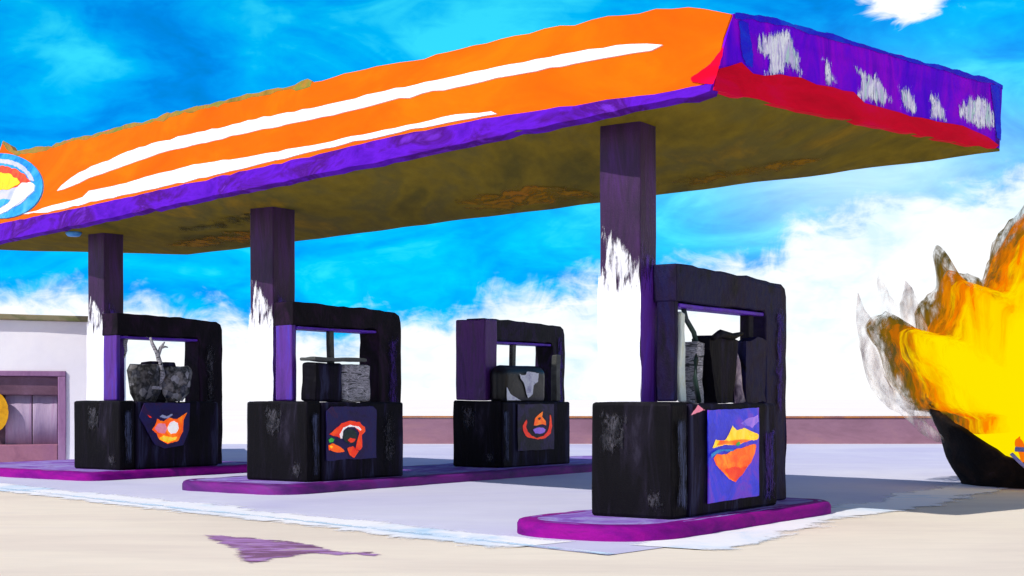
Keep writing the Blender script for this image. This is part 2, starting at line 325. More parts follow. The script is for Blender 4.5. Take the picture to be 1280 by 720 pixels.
# purple stain on the road
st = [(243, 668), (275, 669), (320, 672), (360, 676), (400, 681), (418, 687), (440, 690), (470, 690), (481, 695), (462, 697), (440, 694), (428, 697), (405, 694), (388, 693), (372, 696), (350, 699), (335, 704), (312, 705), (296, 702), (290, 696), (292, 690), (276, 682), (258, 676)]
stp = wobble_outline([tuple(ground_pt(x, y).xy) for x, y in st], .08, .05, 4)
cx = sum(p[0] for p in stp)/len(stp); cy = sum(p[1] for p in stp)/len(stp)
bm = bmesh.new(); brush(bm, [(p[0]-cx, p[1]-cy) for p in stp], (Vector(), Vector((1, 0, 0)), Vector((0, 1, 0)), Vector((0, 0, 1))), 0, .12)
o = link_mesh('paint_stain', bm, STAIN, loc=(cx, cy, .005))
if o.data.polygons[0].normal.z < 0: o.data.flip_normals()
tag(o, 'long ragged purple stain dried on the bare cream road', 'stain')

# ------------------------------------------------------------------ far wall
wl = empty('boundary_wall', (11, 42.9, 0)); tag(wl, 'long low mauve wall along the back edge of the forecourt', 'wall', kind='thing')
bm = bmesh.new(); box(bm, -17.4, 22, -.16, .16, -.05, .76, .02, 6); rough_up(bm, .03, .8)
link_mesh('wall_face', bm, WALLM, wl)
bm = bmesh.new(); box(bm, -17.45, 22.05, -.2, .2, .765, .82, .015, 6); rough_up(bm, .025, .8)
link_mesh('coping', bm, COPING, wl)

# ------------------------------------------------------------------ white building at the left
bld = empty('roadside_building', (-10.5, 29.5, 0), math.atan2(.24, .97))
tag(bld, 'low white rendered building with a dim mauve curtained window', 'building')
bm = bmesh.new()
T0, T1, W0, W1, ZT = -7.0, 2.35, -2.2, 1.27, 1.92
for args in ((T0, W0, 0, 0.3, -.02, 3.0), (W1, T1, 0, .3, -.02, 3.0), (W0, W1, 0, .3, ZT, 3.0)):
    box(bm, *args, .0)
box(bm, T0, T0+.3, .3, 6, -.02, 3.0, 0); box(bm, T1-.3, T1, .3, 6, -.02, 3.0, 0); box(bm, T0+.3, T1-.3, 5.7, 6, -.02, 3.0, 0)
link_mesh('wall', bm, HOUSE, bld)
bm = bmesh.new(); box(bm, T0-.12, T1+.12, -.16, 6.1, 3.003, 3.12, .02, 4); rough_up(bm, .04, .7, 3)
for v in bm.verts: v.co.z -= .06*(v.co.x+2)/4
link_mesh('roof', bm, HOUSE_ROOF, bld)
win = empty('window', (0, 0, 0)); win.parent = bld
bm = bmesh.new()
box(bm, W0+.002, W1-.002, -.05, .28, ZT-.11, ZT-.002, .015, 2); box(bm, W1-.16, W1-.002, -.05, .28, 0.02, ZT-.112, .015, 2)
rough_up(bm, .012, 2); link_mesh('frame', bm, MAUVE, win)
bm = bmesh.new(); box(bm, W0, W1-.163, -.06, .26, .02, .40, .02, 3); rough_up(bm, .012, 2); link_mesh('sill', bm, SILL, win)
bm = bmesh.new(); box(bm, W0, W1-.163, .06, .26, 1.42, ZT-.113, .02, 3); rough_up(bm, .015, 2); link_mesh('pelmet', bm, DIM, win)
bm = bmesh.new(); box(bm, W0, W1-.163, .262, .29, .4, 1.42, .0); link_mesh('backing', bm, DIM, win)
for (a, b) in ((.06, .58), (.6, 1.09)):
    bm = bmesh.new(); n = 24
    top = []; bot = []
    for i in range(n+1):
        x = a+(b-a)*i/n; y = .19+.004*math.sin(i*.4+a*4)
        top.append(bm.verts.new((x, y, 1.43))); bot.append(bm.verts.new((x, y, .402)))
    for i in range(n): bm.faces.new((top[i], top[i+1], bot[i+1], bot[i]))
    o = link_mesh('curtain', bm, CURTAIN, win, True)
    o.modifiers.new('thick', 'SOLIDIFY').thickness = .012
# amber disc hanging in the window
bm = bmesh.new()
fr = (Vector((0, 0, 0)), Vector((1, 0, 0)), Vector((0, 0, 1)), Vector((0, -1, 0)))
slab(bm, wobble_outline([(.30*math.cos(i*.314), .42*math.sin(i*.314)) for i in range(20)], .06, .03), fr, 0, .05)
bw = Vector((-.16, .04, 1.07)); bwm = Matrix.Rotation(math.atan2(.24, .97), 4, 'Z') @ bw + Vector((-10.5, 29.5, 0))
o = link_mesh('window_sign', bm, AMBER, loc=bwm); o.rotation_euler = (0, 0, math.atan2(.24, .97))
tag(o, 'amber oval disc hanging in the mauve window of the white building', 'sign')

# ------------------------------------------------------------------ canopy
A = Vector((1.85, 13.3, 4.22)); u = Vector((.752, .659, 0)); v = Vector((-.659, .752, 0)); Z = Vector((0, 0, 1))
A0 = A.copy()
LEAN = .38
canopy = empty('station_canopy', (A.x, A.y, 0))
tag(canopy, 'long flat filling station canopy with orange and violet fascia on three columns', 'canopy')
def cpart(name, bm, mat, par=None, smooth=False):
    o = link_mesh(name, bm, mat, None, smooth)
    o.data.transform(Matrix.Translation(Vector((-A0.x, -A0.y, 0))))
    o.parent = par or canopy
    return o
upl = (Z + u*LEAN).normalized()                      # up along the leaning long fascia
nf = v.cross(upl).normalized()
if nf.dot(Vector((0, -1, 0))) < 0: nf = -nf
LF = (A, v, upl, nf)                                 # long fascia frame
def lf(px, py):
    p = on_plane(px, py, A, nf)-A
    return (p.dot(v), p.dot(upl))
ne = Vector((u.y, -u.x, 0))                          # end fascia normal (= -v)
EF = (A, u, Z, ne)
def ef(px, py):
    p = on_plane(px, py, A, ne)-A
    return (p.dot(u), p.dot(Z))
BL, WC = 18.8, 5.06
Dp = A+u*3.83+v*17.0
Cc = A+u*WC
top_px = [(905, 14), (880, 11), (820, 11), (760, 20), (700, 32), (625, 49), (560, 65), (530, 74), (500, 78), (470, 83), (430, 92), (390, 103), (340, 113), (300, 122), (250, 134), (220, 140), (190, 150), (150, 160), (120, 168), (90, 174), (60, 184), (20, 190), (-20, 194), (-60, 199)]
top = [lf(*p) for p in top_px]
top[0] = (0.0, lf(917, 17)[1])
top = [p for p in top if p[0] < BL-.1]+[(BL, top[-1][1])]
prof = [(0, .07)] + [(BL*i/40, .07) for i in range(1, 41)] + list(reversed(top))
prof = [p for i, p in enumerate(prof) if i == 0 or (Vector(p)-Vector(prof[i-1])).length > 1e-4]
prof2 = wobble_outline(prof, .22, .05, 1.3)
bm = bmesh.new(); slab(bm, prof2, LF, -.10, 0.0); cpart('long_fascia', bm, ORANGE)
# ochre worn edge along the far half of the top
bm = bmesh.new()
tp = [p for p in top if p[0] > 7]
slab(bm, wobble_outline([(p[0], p[1]+.02) for p in tp]+[(p[0], p[1]-.06-.05*mnoise.noise(Vector((p[0], 0, 0)))) for p in reversed(tp)], .15, .06, 8), LF, -.11, .004); cpart('worn_top_edge', bm, OCHRE)
# violet band at the bottom
up = [(890, 106), (840, 115), (780, 123), (700, 134), (620, 147), (560, 158), (480, 174), (400, 193), (320, 211), (240, 229), (160, 247), (100, 260), (60, 268), (20, 276), (-10, 282), (-50, 291)]
upb = [lf(*p) for p in up]; upb[0] = (0.0, upb[0][1]); upb = [p for p in upb if p[0] < BL]+[(BL, upb[-1][1])]
bm = bmesh.new(); slab(bm, wobble_outline([(0, -.03)]+[(BL*i/30, -.03) for i in range(1, 31)]+list(reversed(upb)), .2, .035, 5), LF, -.09, .012); cpart('violet_band', bm, PURPLE_BAND)
def stripe(pxs, mat, name='white_stripe', d=.016, seed=0.0, frame=LF, fn=lf, step=.2, amp=.03, par=None):
    bm = bmesh.new(); mark(bm, wobble_outline([fn(*p) for p in pxs], step, amp, seed), frame, -.02, d, mat, .03)
    return cpart(name, bm, mat, par)
stripe([(72, 239), (78, 232), (100, 216), (122, 206), (160, 190), (190, 180), (240, 168), (320, 150), (400, 134), (470, 117), (560, 98), (640, 81), (720, 66), (790, 56), (829, 57), (815, 64), (770, 71), (720, 80), (640, 95), (570, 110), (500, 123), (430, 141), (380, 152), (320, 164), (250, 180), (200, 192), (155, 208), (120, 220), (100, 229), (80, 237)], WHITE, seed=1)
stripe([(30, 268), (60, 259), (92, 251), (104, 247), (112, 239), (150, 231), (200, 217), (260, 204), (320, 195), (380, 184), (440, 171), (510, 157), (570, 144), (615, 140), (622, 143), (560, 154), (500, 166), (430, 181), (370, 195), (320, 207), (240, 226), (180, 239), (120, 252), (60, 266)], WHITE, seed=2)
stripe([(909, 50), (899, 66), (888, 80), (862, 98), (864, 104), (880, 107), (893, 108), (898, 96), (905, 70)], RED_DRY, 'red_corner_patch', .014, 3, step=.05, amp=.012)
# roundel on the long fascia
rc = lambda r, a, ox=0, oy=0: (2+ox+r*1.08*math.cos(a), 233+oy-r*.83*math.sin(a)*1.0)
circ = lambda r, ox=0, oy=0: [rc(r, i*math.tau/40, ox, oy) for i in range(40)]
RS = .12
rd = stripe(circ(49), R_SKY, 'roundel', .03, 4, amp=.03)
stripe([(2+44*math.cos(a), 233-34*math.sin(a)) for a in [R(d) for d in range(8, 172, 8)]]+[(2+37*math.cos(a), 233-27*math.sin(a)) for a in [R(d) for d in range(172, 8, -8)]], E_PALE, 'rim_highlight', .036, 5, RS and LF, par=rd, step=.1)
stripe([(2+38*math.cos(a), 236-28*math.sin(a)) for a in [R(d) for d in range(0, 360, 10)]], E_PALE, 'inner_disc', .038, 6, par=rd, step=.1)
stripe([(-30, 222), (-15, 212), (5, 208), (22, 212), (34, 220), (41, 230), (36, 232), (18, 236), (-10, 238), (-30, 236)], R_RED, 'sunset_patch', .044, 7, par=rd, step=.1)
stripe([(-22, 226), (-12, 220), (2, 217), (14, 218), (24, 224), (28, 230), (24, 233), (14, 238), (0, 239), (-16, 236)], R_YELLOW, 'sun_patch', .050, 8, par=rd, step=.1)
stripe([(20, 244), (24, 236), (30, 230), (40, 229), (46, 233), (45, 240), (38, 246), (30, 252), (22, 258), (10, 266), (-4, 270), (-6, 268), (8, 260), (17, 252)], WHITE, 'white_swirl', .050, 9, par=rd, step=.1)
stripe([(-30, 254), (-8, 250), (6, 249), (16, 250), (12, 256), (2, 262), (-20, 264)], E_SKY, 'blue_wave', .044, 10, par=rd, step=.1)
# end fascia (violet over crimson)
hA = lf(917, 17)[1]*upl.z
etop = [(917, 17), (940, 20), (980, 27), (1020, 40), (1060, 51), (1100, 63), (1140, 74), (1180, 84), (1215, 95), (1240, 101), (1253, 108)]
ep = [ef(*p) for p in etop]
red_top = [(926, 78), (940, 92), (955, 95), (975, 93), (1000, 97), (1020, 106), (1040, 109), (1066, 115), (1080, 129), (1095, 133), (1125, 141), (1150, 147), (1190, 155), (1215, 163), (1235, 172), (1254, 181)]
rt = [ef(*p) for p in red_top[:-1]]
x0 = LEAN*hA
e_outline = [(0, .03), (1.2, .03), (2.5, .03), (3.8, .03), (WC, .03)]+list(reversed(ep))
bm = bmesh.new(); slab(bm, wobble_outline(e_outline, .15, .025, 2.2), EF, -.10, 0); ends = cpart('end_fascia', bm, PURPLE_FACE)
rl = [(0.02, -.01), (1.2, -.02), (2.5, -.025), (3.8, -.02), (WC-.12, .01), (WC-.04, .06)]+list(reversed(rt))+[(.10, .20), (.05, .10)]
bm = bmesh.new(); slab(bm, wobble_outline(rl, .15, .025, 4.4), EF, -.08, .012); cpart('crimson_band', bm, RED)
tb = [(p[0], p[1]+.015) for p in ep]+[(p[0], p[1]-.045-.03*mnoise.noise(Vector((p[0]*2, 1, 0)))) for p in reversed(ep)]
bm = bmesh.new(); brush(bm, wobble_outline(tb, .12, .025, 6), EF, .012, .02); cpart('blue_top_edge', bm, BLUE_EDGE)
bm = bmesh.new(); brush(bm, wobble_outline([ef(*p) for p in [(921, 24), (936, 26), (940, 56), (942, 88), (932, 84), (924, 60)]], .08, .03, 3), EF, .010, .04); cpart('blue_corner_patch', bm, BLUE_EDGE)
bm = bmesh.new(); brush(bm, wobble_outline([ef(*p) for p in [(1236, 102), (1250, 108), (1251, 150), (1251, 178), (1244, 174), (1241, 140)]], .08, .02, 3), EF, .011, .04); cpart('blue_corner_patch', bm, BLUE_EDGE)
smears = [[(946, 44), (960, 40), (985, 39), (992, 58), (1002, 92), (996, 99), (985, 88), (972, 97), (956, 95), (960, 76), (949, 68)],
          [(1024, 68), (1037, 77), (1044, 96), (1049, 108), (1036, 109), (1026, 105), (1028, 88)],
          [(1066, 81), (1078, 86), (1095, 92), (1104, 110), (1111, 128), (1096, 130), (1078, 127), (1068, 117), (1075, 104)],
          [(1120, 104), (1138, 107), (1143, 126), (1146, 142), (1134, 140), (1126, 136), (1124, 120)],
          [(1159, 116), (1172, 117), (1180, 138), (1186, 154), (1174, 153), (1162, 149), (1163, 132)],
          [(1200, 130), (1212, 119), (1232, 119), (1240, 140), (1242, 166), (1228, 162), (1212, 155), (1196, 146)]]
for i, s in enumerate(smears):
    bm = bmesh.new(); cxs = sum(p[0] for p in s)/len(s); cys = sum(p[1] for p in s)/len(s)
    brush(bm, wobble_outline([ef(cxs+(p[0]-cxs)*1.18, cys+(p[1]-cys)*1.10) for p in s], .05, .05, i*3.3), EF, .010, .10)
    cpart('pale_smear', bm, SMEAR)
# back and far end fascias, ceiling, roof deck
def edge_fascia(name, P, Q, h0, h1, mat, inset=.1):
    d = (Q-P); L = d.length; d.normalize(); n = Vector((d.y, -d.x, 0))
    bm = bmesh.new()
    slab(bm, wobble_outline([(0, .05), (L/2, .03), (L, .05), (L, h1), (L/2, (h0+h1)/2), (0, h0)], .3, .05, 7), (P, d, Z, n), -.1, 0)
    cpart(name, bm, mat)
Bp = A+v*BL
edge_fascia('back_fascia', Cc, Dp, ep[-1][1]-.02, 1.0, PURPLE_BAND)
edge_fascia('far_end_fascia', Dp, Bp, .85, .90, ORANGE)
bm = bmesh.new()
N1, N2 = 16, 60
grid = []
for i in range(N1+1):
    row = []
    for j in range(N2+1):
        s = i/N1; t = j/N2
        p = (A*(1-s)+Cc*s)*(1-t)+(Bp*(1-s)+Dp*s)*t
        q = p.copy(); q.z = A.z+.02+.015*mnoise.noise(p*1.5)
        row.append(bm.verts.new(q))
    grid.append(row)
for i in range(N1):
    for j in range(N2):
        bm.faces.new((grid[i][j], grid[i][j+1], grid[i+1][j+1], grid[i+1][j]))
ce = cpart('ceiling', bm, OLIVE, smooth=True); ce.modifiers.new('thick', 'SOLIDIFY').thickness = .03
bm = bmesh.new()
ins = [A+u*.5+v*.2, Bp+u*.9-v*.4, Dp-u*.25-v*.3, Cc-u*.2+v*.2]
bm2 = [bm.verts.new(p+Z*.5) for p in ins]; bm3 = [bm.verts.new(p+Z*.42) for p in ins]
bm.faces.new(bm2); bm.faces.new(bm3)
for i in range(4): bm.faces.new((bm2[i], bm2[(i+1) % 4], bm3[(i+1) % 4], bm3[i]))
cpart('roof_deck', bm, OCHRE)
bp = on_plane(92, 291, Vector((0, 0, 4.2)), Z)
bm = bmesh.new(); tube(bm, [bp+Z*.03, bp-Z*.01, bp-Z*.06], [.12, .14, .10], 14); cpart('ceiling_lamp', bm, BLUELAMP, smooth=True)

# ------------------------------------------------------------------ islands, columns, pumps
w = Vector((.58, .815, 0)).normalized(); ANG = math.atan2(w.y, w.x)
CORN = {'near': Vector((1.58, 14.15, .15)), 'mid': Vector((-2.92, 20.5, .15)), 'back': Vector((-.2, 24.7, .15)), 'left': Vector((-6.53, 23.9, .15))}
def island(key, a0, a1, b0, b1, r0, r1, label, kmat, seed):
    root = empty('pump_island', CORN[key]-Vector((0, 0, .15)), ANG)
    tag(root, label, 'kerb island', 'raised islands under the pumps')
    r0 = min(r0, (b1-b0)/2-.02); r1 = min(r1, (b1-b0)/2-.02)
    pts = []
    for cx_, cy_, r, s in ((a1-r1, b1-r1, r1, 0), (a0+r0, b1-r0, r0, 90), (a0+r0, b0+r0, r0, 180), (a1-r1, b0+r1, r1, 270)):
        for k in range(9):
            t = R(s+k*90/8); pts.append((cx_+r*math.cos(t), cy_+r*math.sin(t)))
    pts = wobble_outline(pts, .25, .05, seed)
    bm = bmesh.new()
    rings = []
    for off, z in ((0, 0), (0.0, .10), (-.02, .135), (-.05, .147), (-.20, .15)):
        c = Vector(((a0+a1)/2, (b0+b1)/2))
        ring = []
        for i, p in enumerate(pts):
            q = Vector(p); pr = Vector(pts[i-1]); nx = Vector(pts[(i+1) % len(pts)])
            d = (nx-pr).normalized(); nn = Vector((d.y, -d.x))
            q = q+nn*off
            zz = z+(.012*mnoise.noise(Vector((q.x*2, q.y*2, seed))) if 0 < z < .15 else 0)
            ring.append(bm.verts.new((q.x, q.y, zz)))
        rings.append(ring)
    k = len(pts)
    for A_, B_ in zip(rings, rings[1:]):
        for i in range(k): bm.faces.new((A_[i], A_[(i+1) % k], B_[(i+1) % k], B_[i]))
    link_mesh('kerb', bm, kmat, root, True)
    inner = []
    for i, p in enumerate(pts):
        q = Vector(p); pr = Vector(pts[i-1]); nx = Vector(pts[(i+1) % k]); d = (nx-pr).normalized()
        inner.append(q+Vector((d.y, -d.x))*-.10)
    bm = bmesh.new(); bm.faces.new([bm.verts.new((p.x, p.y, .1485)) for p in inner])
    o = link_mesh('island_top', bm, ISLAND, root)
    if o.data.polygons[0].normal.z < 0: o.data.flip_normals()
    return root
island('near', -1.02, 3.75, -.28, 1.5, .72, .6, 'rounded magenta island jutting out towards the road under the largest pump', KERB, 1)
island('mid', -.75, 10.6, -.25, 2.1, .5, .5, 'longest plum island, carrying two pumps one behind the other', KERB_DARK, 2)
island('left', -.75, 3.6, -.2, 4.4, .35, .5, 'broad magenta island in front of the white building', KERB, 3)

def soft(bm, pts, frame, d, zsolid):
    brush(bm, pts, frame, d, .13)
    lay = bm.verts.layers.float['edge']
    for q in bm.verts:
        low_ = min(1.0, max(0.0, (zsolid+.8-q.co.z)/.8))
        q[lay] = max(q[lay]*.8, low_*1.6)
def column(key, a0, a1, b0, b1, zl, zr, label):
    c = CORN[key]+w*a0+Vector((-w.y, w.x, 0))*b0; c.z = .15
    root = empty('canopy_column', c, ANG); tag(root, label, 'column', 'columns holding up the canopy', 'thing')
    a, b, H = a1-a0, b1-b0, 4.22+.018-.15
    bm = bmesh.new(); box(bm, 0, a, 0, b, 0, H, .02, 6); rough_up(bm, .012, 2.5, a0)
    for vv in bm.verts: vv.co.z = min(max(vv.co.z, 0), H)
    link_mesh('shaft', bm, COLUMN, root)
    # sunlit white painted on the roadside face, top slanted like the canopy shadow
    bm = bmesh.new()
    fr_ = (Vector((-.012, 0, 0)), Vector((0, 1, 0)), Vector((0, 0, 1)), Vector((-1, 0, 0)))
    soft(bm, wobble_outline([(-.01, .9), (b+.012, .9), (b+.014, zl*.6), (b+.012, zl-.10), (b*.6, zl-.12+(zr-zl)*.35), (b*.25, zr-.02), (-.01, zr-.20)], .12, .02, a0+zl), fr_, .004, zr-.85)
    link_mesh('painted_sunlit_face', bm, COLUMN_SUNLIT, root)
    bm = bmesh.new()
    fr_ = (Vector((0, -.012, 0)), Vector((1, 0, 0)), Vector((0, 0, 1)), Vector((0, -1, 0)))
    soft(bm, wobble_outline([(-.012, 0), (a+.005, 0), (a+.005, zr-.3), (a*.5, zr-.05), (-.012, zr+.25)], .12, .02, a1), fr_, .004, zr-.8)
    link_mesh('painted_shaded_face', bm, COLUMN_SHADED, root)  # shaded side of the shaft, painted in violet
column('near', .40, .74, .60, 1.09, 3.2, 2.85, 'tallest looking aubergine column, beside the pump with the cobalt panel')
column('mid', .35, .82, 1.04, 1.52, 3.25, 2.8, 'aubergine column beside the pump with the eye shaped emblem')
column('left', .40, .82, .91, 1.34, 3.2, 2.9, 'aubergine column beside the pump with the fiery flower emblem, near the white building')

def decal(root_part, name, pts, x0, x1, z0, z1, d, mat, seed=0.0, amp=.012, front=0.0):
    fr_ = (Vector((0, front, 0)), Vector((1, 0, 0)), Vector((0, 0, 1)), Vector((0, -1, 0)))
    P = [(x0+p[0]*(x1-x0), z0+p[1]*(z1-z0)) for p in pts]
    bm = bmesh.new(); mark(bm, wobble_outline(P, .06, amp, seed), fr_, 0, d, mat, .03)
    return link_mesh(name, bm, mat, root_part)
def pump(key, L, D, cab, bodyd, bodyl, f0, xl, ztop, legw, zbar, fmat, label, leftleg=None, postmat=None):
    """L frame length, D cabinet depth, f0 how far the frame stands behind the body front"""
    root = empty('fuel_pump', CORN[key], ANG); tag(root, label, 'fuel pump', 'fuel pumps under the canopy')
    zb = 1.14; sd = L*3.1+D; f1 = f0+(.28 if key == 'near' else .40)
    def part(name, bm, mat, par=None, smooth=False, jit=.014):
        if jit: rough_up(bm, jit, 2.3, sd)
        return link_mesh(name, bm, mat, par or root, smooth)
    bm = bmesh.new(); box(bm, 0, cab, 0.02, D, 0, zb+.02, .035, 4); part('cabinet', bm, CABINET)
    bm = bmesh.new(); box(bm, cab+.005, bodyl, 0, bodyd, 0, zb, .03, 4); body = part('body', bm, BLACK)
    bm = bmesh.new()
    fr_ = (Vector((0, f1, 0)), Vector((1, 0, 0)), Vector((0, 0, 1)), Vector((0, -1, 0)))
    zi = zb+.03
    out = [(xl, zbar), (L-legw-.05, zbar+.01), (L-legw, zbar-.06), (L-legw, 0), (L, 0), (L+.0, ztop-.2), (L-.04, ztop-.10), (L-.14, ztop-.05), (L*.5, ztop-.01), (xl, ztop)]
    slab(bm, wobble_outline(out, .12, .02, sd), fr_, 0, f1-f0)
    fo = part('frame', bm, fmat, None, False, .01)
    bv = fo.modifiers.new('edge', 'BEVEL'); bv.width = .018; bv.segments = 2; bv.limit_method = 'ANGLE'; bv.angle_limit = R(50)
    bm = bmesh.new(); box(bm, xl+.10, L-legw-.02, f0+.02, f1-.03, zbar-.05, zbar-.010, .01, 3)
    part('soffit_trim', bm, SOFFIT, fo, jit=.006)
    if not leftleg:
        bm = bmesh.new(); box(bm, xl+.01, xl+.10, f0+.03, f1-.03, zb+.025, zbar+.03, .02, 4); part('frame_leg', bm, postmat, fo)
    if leftleg:
        bm = bmesh.new(); box(bm, xl-.02, xl+leftleg[0], f0-.03, f1+.22, zb+.025, ztop-(.02 if key == 'back' else .45), .025, 4); part('frame_leg', bm, leftleg[1])
    return root, body, part

# nearest pump
pn, body, part = pump('near', 3.32, .95, .36, .285, 2.42, .30, .63, 2.60, .56, 2.20, FRAME_BLUE, 'largest black pump, nearest the road, with a cobalt panel and orange heart emblem', None, FRAME_BLUE)
pl = decal(pn, 'emblem_panel', [(0, 0), (1, .02), (1, 1), (0, .98)], .70, 1.88, .12, 1.10, .012, E_BLUE, 1, front=-.022)
Q = lambda pts: [((x-163)/137, (640-y)/225) for x, y in pts]
dk = dict(x0=.70, x1=1.88, z0=.12, z1=1.10, front=-.022)
def dec(par, name, pts, d, mat, seed): return decal(par, name, pts, d=d, mat=mat, seed=seed, **dk)
dec(pl, 'emblem_heart', Q([(172, 532), (185, 522), (205, 524), (235, 512), (270, 506), (293, 503), (288, 530), (276, 553), (252, 580), (233, 598), (215, 588), (195, 568), (180, 552)]), .018, E_ORANGE, 1)
dec(pl, 'emblem_shade', Q([(200, 560), (222, 556), (244, 560), (268, 556), (252, 580), (233, 596), (215, 586)]), .024, E_RED, 5)
dec(pl, 'emblem_crown', Q([(168, 512), (180, 488), (205, 490), (224, 456), (236, 466), (258, 462), (298, 480), (294, 498), (262, 500), (238, 508), (205, 506)]), .020, E_YELLOW, 2)
dec(pl, 'emblem_crown_edge', Q([(176, 508), (190, 490), (216, 492), (246, 490), (290, 492), (262, 502), (236, 507), (200, 505)]), .026, E_ORANGE, 7)
dec(pl, 'emblem_highlight', Q([(262, 478), (296, 480), (294, 496), (268, 496)]), .032, E_YELLOW, 8)
dec(pl, 'emblem_bud', Q([(228, 502), (236, 494), (246, 498), (242, 508), (234, 512)]), .034, E_GREEN, 9)
dec(pl, 'emblem_wave', Q([(164, 522), (180, 512), (205, 512), (228, 515), (226, 521), (200, 520), (180, 526), (166, 536)]), .030, E_SKY, 3)
dec(pl, 'emblem_blush', Q([(238, 455), (262, 440), (296, 430), (300, 452), (280, 468), (256, 460)]), .017, E_LILAC, 4)
dec(pn, 'red_flash', [(-.38, .90), (-.02, .98), (-.22, 1.06), (-.16, 1.11), (-.30, 1.04)][:3]+[(-.2, 1.04)], .012, E_PINK, 1)
bm = bmesh.new(); box(bm, 1.10, 2.74, .47, .55, 1.145, 1.72, .03, 6); rough_up(bm, .05, 5, 2); hd = part('dispenser_head', bm, CABINET)
bm = bmesh.new(); fr_ = (Vector((0, .46, 0)), Vector((1, 0, 0)), Z, Vector((0, -1, 0)))
slab(bm, wobble_outline([(1.42, 1.15), (1.80, 1.15), (1.90, 1.5), (1.94, 1.84), (1.62, 1.88), (1.26, 1.83), (1.32, 1.5)], .09, .04, 3), fr_, 0, .22); part('pump_meter', bm, BLACK, hd)
bm = bmesh.new(); slab(bm, wobble_outline([(1.02, 1.15), (1.24, 1.15), (1.22, 1.5), (1.26, 1.78), (1.10, 1.80), (1.04, 1.5)], .09, .05, 8), fr_, .0, .16); part('side_grip', bm, SCRIBBLE, hd)
bm = bmesh.new(); slab(bm, wobble_outline([(2.22, 1.15), (2.72, 1.15), (2.74, 1.86), (2.5, 1.9), (2.20, 1.84)], .09, .05, 5), fr_, 0, .18); mt_ = part('motor_cover', bm, FRAME_BLUE, hd)
bm = bmesh.new(); tube(bm, [(2.10, .30, 1.15), (2.08, .31, 1.3), (2.09, .32, 1.45), (2.02, .33, 1.58), (2.02, .35, 1.72)], [.06, .05, .045, .075, .05], 10); part('nozzle', bm, PALEPINK, hd, True)
bm = bmesh.new(); tube(bm, [(.98, .42, 2.19), (1.02, .40, 2.04), (1.12, .36, 1.9), (1.14, .34, 1.78), (1.02, .28, 1.6), (.96, .26, 1.4), (1.05, .26, 1.16)], .028, 8); part('hose', bm, HOSE, hd, True, 0)
bm = bmesh.new(); box(bm, 2.46, 2.60, .38, .50, 1.75, 2.19, .02, 3); part('bracket', bm, FRAME, hd)
bm = bmesh.new(); box(bm, .80, .92, .34, .40, 1.16, 2.1, .02, 4); rough_up(bm, .03, 4, 4); part('pale_strip', bm, PALEGREEN, hd)
bm = bmesh.new(); tube(bm, [(1.30, .22, 1.84), (1.46, .22, 1.90), (1.75, .22, 1.88), (1.98, .22, 1.92)], [.03, .045, .04, .02], 8); part('meter_cap', bm, CABINET, hd, True)

# pump on the middle island, front
pm, body, part = pump('mid', 2.68, 1.24, .30, .48, 2.14, .50, .22, 2.62, .56, 2.27, FRAME_BROWN, 'black pump with a staring eye emblem and a scratched metal head behind a post', None, POST_VIOLET)
dk = dict(x0=.36, x1=1.46, z0=.30, z1=1.08, front=-.02)
pl = decal(pm, 'emblem_panel', [(0, 0), (1, 0), (1, .93), (.93, 1), (.1, 1), (0, .92)], d=.012, mat=E_NIGHT, seed=2, **dk)
Q = lambda pts: [((x-135)/195, (600-y)/182) for x, y in pts]
dec(pl, 'emblem_arc', Q([(138, 512), (165, 492), (190, 472), (225, 464), (262, 470), (284, 488), (286, 505), (272, 520), (274, 560), (262, 574), (240, 570), (248, 540), (258, 510), (240, 490), (214, 486), (194, 498), (188, 528), (172, 522), (158, 520)]), .018, E_RED, 1)
dec(pl, 'emblem_glow', Q([(180, 512), (196, 488), (222, 478), (256, 484), (272, 500), (262, 504), (240, 492), (214, 490), (198, 502), (194, 530), (184, 530)]), .024, E_WHITE, 2)
dec(pl, 'emblem_pupil', Q([(194, 512), (204, 496), (226, 492), (248, 502), (254, 522), (244, 544), (222, 550), (202, 540), (193, 526)]), .022, E_DARK, 3)
dec(pl, 'emblem_leaf', Q([(138, 528), (150, 520), (166, 528), (158, 540), (140, 542)]), .026, E_GREEN, 4)
dec(pl, 'emblem_flare', Q([(138, 548), (154, 540), (176, 548), (198, 562), (206, 574), (184, 578), (160, 574), (140, 566)]), .020, E_ORANGE, 5)
dec(pl, 'emblem_spot', Q([(140, 552), (150, 546), (160, 554), (150, 564)]), .026, E_YELLOW, 6)
dec(pl, 'emblem_spot', Q([(210, 560), (234, 552), (262, 572), (240, 600), (220, 586)]), .018, E_RED, 7)
dec(pl, 'emblem_iris', Q([(206, 530), (222, 524), (246, 528), (240, 542), (222, 546)]), .028, E_RED, 8)
bm = bmesh.new(); box(bm, .32, .90, .14, .44, 1.145, 1.72, .04, 5); rough_up(bm, .02, 5, 3); hd = part('dispenser_head', bm, BLACK)
bm = bmesh.new(); box(bm, .905, 1.50, .12, .44, 1.145, 1.70, .04, 5); rough_up(bm, .02, 5, 4); part('scratched_cover', bm, SCRIBBLE, hd)
bm = bmesh.new(); box(bm, .28, 1.42, .12, .44, 1.745, 1.80, .02, 5); rough_up(bm, .02, 5, 5); part('lid', bm, DARKBAR, hd)
bm = bmesh.new(); box(bm, 1.06, 1.17, .55, .63, 1.15, 2.26, .015, 4); part('post', bm, DARKBAR, hd)

